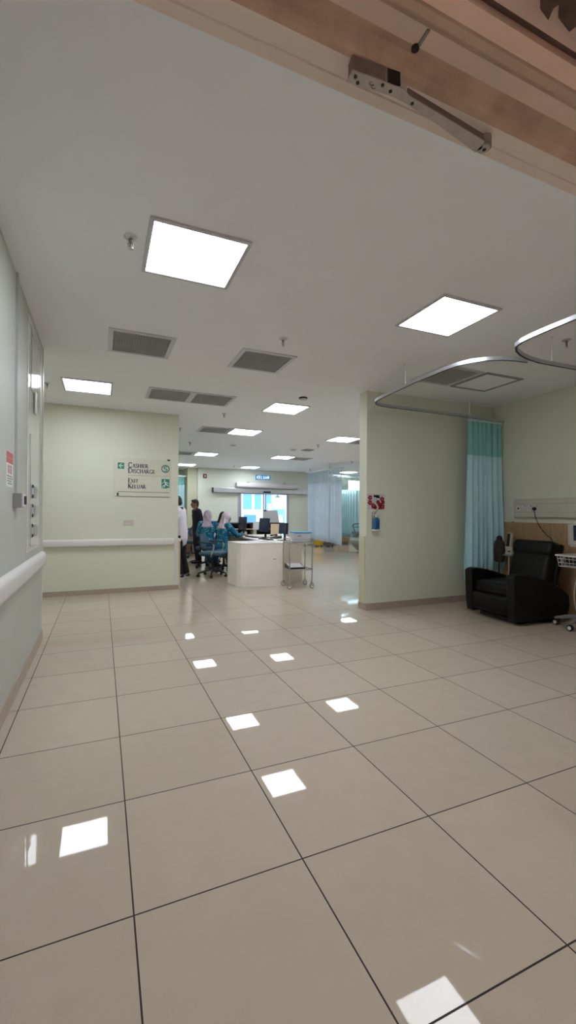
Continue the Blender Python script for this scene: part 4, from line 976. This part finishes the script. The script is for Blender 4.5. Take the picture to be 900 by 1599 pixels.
        g = MB(); g.ell(hc+hr @ V(0, -.016, .030), (.084, .096, .100), 18, hr); g.ell(hc+hr @ V(0, -.05, -.02), (.070, .055, .075), 14, hr); g.ell(hc+hr @ V(0, .04, .088), (.06, .05, .032), 12, hr)
        remesh(g.build('hair', M_hair, o), .008, 2)
    if outfit.get('collar'):
        g = MB(); g.lathe([(.074, -.03), (.066, .02), (.070, .02), (.080, -.03)], nb+d*.0, 16); g.build('collar', outfit['collar'], o, True)
    if outfit.get('mask'):
        g = MB(); g.ell(hc+hr @ V(0, .045, -.055), (.070, .066, .052), 14, hr); g.build('face_mask', outfit['mask'], o, True)
    return o
# standing men
person('man in a white shirt and black trousers half hidden by the sign wall edge', (1.46, 8.93, 0), math.radians(62),
       dict(pelvis=(0, -.02, .90), lean=(0, .09, 1), sh=.195, head=(0, .055, .125), nod=-.3, elbow=[(-.25, .06, 1.10), (.27, .04, 1.08)], wrist=[(-.18, .26, 1.06), (.20, .24, 1.0)], knee=[(-.10, .03, .49), (.10, .0, .49)], ankle=[(-.10, -.04, .075), (.10, -.10, .075)]),
       dict(top=M_white_cl, hem=.12, sleeve=.85, bottom=M_black_cl, sole=M_sole, stripe=True, collar=M_black_cl), SKd)
person('man in a dark shirt and trousers standing with face in profile', (2.30, 11.42, 0), math.radians(96),
       dict(pelvis=(0, 0, .90), lean=(0, .05, 1), sh=.195, head=(0, .045, .135), nod=-.08, elbow=[(-.25, -.04, 1.10), (.25, -.04, 1.10)], wrist=[(-.23, .06, .87), (.22, .05, .87)], knee=[(-.11, .03, .49), (.10, .0, .49)], ankle=[(-.12, -.02, .075), (.11, -.05, .075)]),
       dict(top=M_navy_cl, hem=.12, bottom=M_black_cl))
SIT = dict(knee=[(-.11, .42, .50), (.11, .42, .50)], ankle=[(-.11, .36, .075), (.11, .36, .075)])
person('woman in lilac headscarf and teal patterned top seated with her back to the camera', (2.33, 10.32, 0), math.radians(-28),
       dict(SIT, pelvis=(0, -.02, .60), lean=(0, .05, 1), yaw=-.5, elbow=[(-.24, .03, .78), (.25, .05, .78)], wrist=[(-.16, .25, .76), (.19, .27, .78)]),
       dict(top=M_batik, topname='tunic', seated=True, bottom=M_skirt_b, skirt=True, scarf=M_hijab, group='women in teal patterned tops'))
person('woman in lilac headscarf and teal patterned top typing at the desk', (2.50, 9.55, 0), math.radians(-72),
       dict(SIT, pelvis=(0, -.04, .58), lean=(0, .16, 1), head=(0, .06, .12), nod=-.22, elbow=[(-.24, .20, .82), (.24, .22, .80)], wrist=[(-.13, .40, .815), (.11, .44, .815)]),
       dict(top=M_batik, topname='tunic', seated=True, bottom=M_skirt_b, skirt=True, scarf=mat('pink_scarf_cloth', (204, 186, 196), .85, amt=.05, scale=10), group='women in teal patterned tops'))
person('woman in a black headscarf and dark clothes seated behind the typing nurse', (2.96, 11.5, 0), math.radians(-60),
       dict(SIT, pelvis=(0, -.02, .58), lean=(0, .10, 1), head=(0, .05, .125), nod=-.15, elbow=[(-.23, .12, .80), (.23, .12, .80)], wrist=[(-.12, .33, .80), (.12, .34, .80)]),
       dict(top=M_navy_cl, seated=True, bottom=M_black_cl, scarf=M_black_cl))

# ------------------------------------------------------------------ things behind
t = thing('reception_counter', 'brown counter against the far left recess behind the standing men', 'counter', (0, 0, 0))
M_cnt = wood_mat('counter_brown', (128, 108, 90), (140, 120, 100))
MB().bb(1.5, 2.62, 13.3, 13.9, 0, .74).build('front', M_cnt, t)
MB().bb(1.45, 2.66, 13.25, 13.95, .74, .775).build('top', M_deskw, t)
t = thing('card_terminal', 'small black terminal on the brown counter behind the standing men', 'terminal', (2.42, 13.45, .775), .3)
MB().prism_x([(-.09, 0), (.09, 0), (.09, .07), (-.09, .03)], -.06, .06).build('body', M_black, t, bevel=.004); MB().box((0, .03, .066), (.09, .06, .004), Matrix.Rotation(.21, 3, 'X')).build('display', M_grey, t)
tag(MB().box((2.22, 13.5, .78), (.3, .22, .008), Matrix.Rotation(.2, 3, 'Z')).build('paper_stack', MATS['paper_white']), 'stack of white paper on the brown counter', 'paper')
curtain('teal curtain in the far left recess past the sign wall edge', [(1.8, 16.5, 0), (2.84, 16.5, 0)], lambda u: .3, 2.35, 2.62, 12, .04, M_curt, M_curtnet, 21)
t = thing('curtain_track', 'short curtain track of the far left recess', 'curtain rail')
MB().sweep([V(1.7, 16.5, 2.66), V(2.9, 16.5, 2.66)], [(-.015, 0), (.015, 0), (.015, .035), (-.015, .035)]).build('rail', M_alu, t)
MB().tube([(2.3, 16.5, 2.69), (2.3, 16.5, CZ)], .008, 6).build('hanger_rod', M_grey, t)
t = thing('fire_alarm_point', 'red fire alarm call point on the far wall', 'fire alarm', (3.49, YF+.002, 2.665))
MB().bb(-.065, .065, -.04, 0, -.075, .075, .005).build('case', mat('alarm_red', (96, 24, 30), .4), t)
MB().bb(-.03, .03, -.044, -.04, -.03, .03).build('glass_plate', M_white, t)
t = thing('exit_sign', 'blue lit exit sign above the sliding doors', 'exit sign', (5.76, YF, 2.70))
MB().bb(-.30, .30, -.05, 0, -.085, .085, .006).build('case', mat('exit_blue', (24, 132, 196), .4, emit=.16), t)
g = MB(); plc = lambda u, v, d: Vector((u, -.05-d, v))
SANS = {'K': [[(0, 0), (0, 1)], [(.6, 1), (.05, .5), (.6, 0)]], 'E': [[(.55, 1), (0, 1), (0, 0), (.55, 0)], [(0, .5), (.45, .5)]], 'L': [[(0, 1), (0, 0), (.5, 0)]], 'U': [[(0, 1), (0, .15), (.15, 0), (.45, 0), (.6, .15), (.6, 1)]],
        'A': [[(0, 0), (.32, 1), (.64, 0)], [(.12, .35), (.52, .35)]], 'R': [[(0, 0), (0, 1), (.45, 1), (.58, .88), (.58, .6), (.45, .5), (0, .5)], [(.3, .5), (.6, 0)]]}
for i, c in enumerate('KELUAR'):
    for pts in SANS[c]: stroke(g, [(-.255+i*.088+a*.105, -.055+b*.11) for a, b in pts], .020, plc, .002)
g.build('lettering', mat('exit_white', (240, 246, 250), .5, emit=.35), t)
t = thing('air_curtain', 'long white air curtain unit above the sliding doors', 'air curtain', (5.92, YF, 2.36))
MB().prism_x([(0, .10), (-.20, .10), (-.235, .06), (-.235, -.05), (-.18, -.105), (0, -.105)], -1.27, 1.27).build('casing', mat('unit_lightgrey', (214, 212, 218), .4), t, bevel=.01)
MB().bb(-.004, .004, -.238, -.2355, -.05, .06).build('seam', M_grey, t)
MB().bb(-1.2, 1.2, -.175, -.10, -.112, -.106).build('outlet', M_black, t)
g = MB()
for x in (-.75, .75): g.bb(x-.05, x+.05, -.03, 0, .10, .14)
g.build('bracket', M_grey, t)
# sliding doors with their operator beam
d1 = struct(MB().bb(3.78, 7.73, YF-.16, YF, 2.075, 2.24).build('door_2', M_alu, bevel=.008))
MB().bb(3.755, 3.78, YF-.165, YF, 2.07, 2.245).build('beam_end_cap', M_black, d1)
MB().bb(5.73, 6.02, YF-.20, YF-.16, 2.085, 2.15, .005).build('motion_sensor', M_black, d1)
M_gl = glass_mat('door_glass', (236, 246, 250), .06)
M_dframe = mat('door_frame_lilac', (190, 188, 206), .4, .3)
for x0, x1 in ((4.83, 5.80), (5.82, 6.79)):
    g = MB(); g.bb(x0, x0+.05, YF-.08, YF-.03, .01, 2.075); g.bb(x1-.05, x1, YF-.08, YF-.03, .01, 2.075); g.bb(x0+.05, x1-.05, YF-.08, YF-.03, .01, .10); g.bb(x0+.05, x1-.05, YF-.08, YF-.03, 2.03, 2.075)
    f = g.build('door_leaf', M_dframe, d1)
    MB().bb(x0+.05, x1-.05, YF-.058, YF-.052, .10, 2.03).build('pane', M_gl, f)
g = MB(); g.bb(4.76, 4.83, YF-.03, YF+.25, 0, 2.075); g.bb(6.79, 6.86, YF-.03, YF+.25, 0, 2.075); g.build('door_surround', M_dframe, d1)
# bins, wooden cupboard and stretcher in the far right bay
def bin_(name, label, loc, rz, m, w, d, h):
    t = thing(name, label, 'waste bin', loc, rz)
    g = MB(); g.rings([[Vector((a*w/2*s, b*d/2*s, z)) for a, b in ((-1, -1), (1, -1), (1, 1), (-1, 1))] for z, s in ((.045, .86), (h-.05, 1))]); g.build('body', m, t, bevel=.015)
    MB().bb(-w/2-.012, w/2+.012, -d/2-.012, d/2+.012, h-.05, h, .012).build('lid', m, t, True)
    g = MB()
    for x in (-w*.3, w*.3): g.lathe([(.045, -.02), (.045, .02)], (x, -d*.3, .045), 12, 'X')
    g.lathe([(.045, -.02), (.045, .02)], (0, d*.3, .045), 12, 'X'); g.build('wheel', M_black, t)
bin_('pedal_bin', 'yellow waste bin under the pale blue hanging curtain', (7.92, 15.45, 0), -.3, mat('bin_yellow', (214, 170, 20), .4), .34, .34, .62)
bin_('pedal_bin', 'dark grey waste bin beside the yellow bin', (8.30, 15.25, 0), -.3, mat('bin_grey', (96, 92, 108), .4), .36, .36, .60)
t = thing('low_cupboard', 'low wooden cupboard on the far right wall seen under the hanging curtain', 'cupboard', (0, 0, 0))
M_cup = wood_mat('cupboard_wood', (196, 152, 108), (208, 166, 122))
MB().bb(8.95, 10.0, YG-.45, YG-.004, .06, 1.1).build('carcass', M_cup, t); MB().bb(8.97, 9.98, YG-.4, YG-.004, 0, .06).build('plinth', M_darksteel, t)
for x in (9.22, 9.73): dd = MB().bb(x-.25, x+.25, YG-.468, YG-.45, .08, 1.08).build('door', M_cup, t); MB().bb(x-.01, x+.01, YG-.49, YG-.468, .6, .75).build('handle', M_alu, dd)
t = thing('examination_couch', 'grey couch end with a rounded shroud just showing past the bay wall edge', 'couch', (8.50, 12.72, 0), 0)
M_couch = mat('couch_grey', (146, 142, 126), .4)
g = MB()
pf = [(.30, .0), (-.30, .02), (-.42, .14), (-.56, .28), (-.62, .40), (-.58, .50), (-.46, .56), (.9, .58), (.9, .0)]
g.prism_y(pf, -.32, .32); g.build('shroud', M_couch, t, bevel=.03)
g = MB(); g.box((.22, 0, .64), (1.5, .66, .10), None, .035, 4); g.build('mattress', mat('couch_dark', (60, 58, 60), .5), t, True)
g = MB()
for y in (-.3, .3): g.tube(spline([(-.35, y, .62), (-.45, y, .80), (-.40, y, .95), (.5, y, .95)]), .014, 8); g.tube([(-.43, y, .84), (.5, y, .84)], .01, 6)
g.build('side_rail', M_black, t, True)

# ------------------------------------------------------------------ outside the sliding doors
M_conc = mat('outdoor_paving', (190, 192, 190), .8, amt=.05)
struct(MB().bb(-10, 60, 18, 90, -.16, -.01).build('ground_outside', M_conc))
t = thing('building_across', 'white building with blue glass strips seen through the left door pane', 'building', (0, 0, 0))
MB().bb(6, 30, 38, 44, 0, 11).build('facade', mat('facade_white', (226, 232, 236), .7), t)
M_bwin = mat('blue_window', (84, 128, 216), .4)
for x0, x1 in ((11.8, 12.6), (12.9, 13.5), (14.0, 14.5)): MB().bb(x0, x1, 37.9, 38, .6, 6).build('window_strip', M_bwin, t)
for z in (1.35, 3.3): MB().bb(12.2, 17.5, 37.6, 38, z, z+.22).build('ledge', M_signwhite, t)
t = thing('outdoor_signboard', 'white outdoor signboard with a blue panel seen through the left door pane', 'signboard', (7.3, 22.0, 0))
MB().bb(-.62, .55, -.03, .03, .55, 1.50).build('board', M_signwhite, t); MB().bb(-.45, .25, -.04, -.031, .72, 1.22).build('blue_panel', M_bwin, t)
for x in (-.5, .45): MB().tube([(x, .05, -.01), (x, .05, 1.5)], .03, 8).build('post', M_grey, t)
t = thing('porch_roof', 'white porch beam on posts seen through the right door pane', 'porch', (0, 0, 0))
MB().bb(8.6, 11.5, 22.9, 23.1, 1.62, 1.84).build('beam', M_signwhite, t); MB().bb(8.9, 9.8, 23.0, 23.05, 1.2, 1.55).build('panel', mat('porch_blue', (120, 190, 220), .5), t)
for x in (8.7, 11.4): MB().bb(x-.06, x+.06, 22.94, 23.06, -.01, 1.62).build('post', M_signwhite, t)
t = thing('pendant_lamp', 'grey conical lamp on a bracket outside the right door pane', 'lamp', (7.02, 17.6, 1.98))
MB().lathe([(.02, .16), (.03, .12), (.14, .02), (.16, 0), (.15, 0), (.03, .1)], n=18).build('shade', M_grey, t, True)
MB().tube(spline([(0, 0, .14), (0, 0, .26), (-.1, 0, .34), (-.22, 0, .30), (-.24, 0, .1), (-.24, 0, -1.98)]), .014, 8).build('bracket_pole', M_grey, t, True)
t = thing('garden_fence', 'teal fence outside the right door pane', 'fence', (8.6, 20.6, 0))
for i in range(9): MB().bb(-.05+.16*i, .03+.16*i, -.02, .02, -.01, 1.25).build('fence_slat', mat('fence_teal', (60, 170, 170), .6), t)
g = MB()
for z in (.3, 1.05): g.bb(-.08, 1.4, .02, .05, z, z+.07)
g.build('rail', MATS['fence_teal'], t)

# ------------------------------------------------------------------ light, sky, camera
def area(name, loc, rot, sx, sy, power, col):
    l = bpy.data.lights.new(name, 'AREA'); l.shape = 'RECTANGLE'; l.size = sx; l.size_y = sy; l.energy = power; l.color = col
    o = bpy.data.objects.new(name, l); COL.objects.link(o); o.location = loc; o.rotation_euler = rot; return o
# added unseen ceiling panel behind the camera, to light the door frame
lc = lamp(.5, -1.9, 'added unseen ceiling panel behind the doorway, lighting the door frame', 1.0, .6); lc.location.z = 2.7
for x, y, l in ((7.1, 8.5, 'added unseen ceiling panel for light behind the bay wall'), (9.1, 8.5, 'added unseen ceiling panel for light in the middle of the side bay'), (9.1, 12.0, 'added unseen ceiling panel for light before the darker teal curtain'), (11.4, 8.5, 'added unseen ceiling panel for light by the side bay end wall')):  # added unseen panels, more light for the far part of the room
    copy_tree(L0, (x, y, CZ), l)
lw_ = bpy.data.worlds.new('sky'); SC.world = lw_; lw_.use_nodes = True
nt = lw_.node_tree; bg = nt.nodes['Background']
tc = nt.nodes.new('ShaderNodeTexCoord'); sp = nt.nodes.new('ShaderNodeSeparateXYZ'); rp = nt.nodes.new('ShaderNodeValToRGB')
nt.links.new(tc.outputs['Generated'], sp.inputs[0]); nt.links.new(sp.outputs[2], rp.inputs[0]); nt.links.new(rp.outputs[0], bg.inputs[0])
rp.color_ramp.elements[0].color = (.80, .93, 1, 1); rp.color_ramp.elements[1].color = (.62, .82, 1, 1)
bg.inputs[1].default_value = 3.0

cam = bpy.data.cameras.new('camera'); co = bpy.data.objects.new('camera', cam); COL.objects.link(co); SC.camera = co
cam.sensor_fit = 'HORIZONTAL'; cam.sensor_width = 36; cam.lens = 680.33/900*36; cam.clip_start = .05; cam.clip_end = 300
yaw, pitch, roll = .4039, .0034, .0057
F = Vector((math.sin(yaw)*math.cos(pitch), math.cos(yaw)*math.cos(pitch), math.sin(pitch)))
R0 = Vector((math.cos(yaw), -math.sin(yaw), 0)); U0 = R0.cross(F)
R = R0*math.cos(roll)+U0*math.sin(roll); U = U0*math.cos(roll)-R0*math.sin(roll)
m = Matrix((R, U, -F)).transposed().to_4x4(); m.translation = Vector((0, 0, 1.3007)); co.matrix_world = m

SC.view_settings.view_transform = 'Standard'; SC.view_settings.look = 'None'; SC.view_settings.gamma = 1; SC.view_settings.use_curve_mapping = False
SC.view_settings.exposure = 1.32
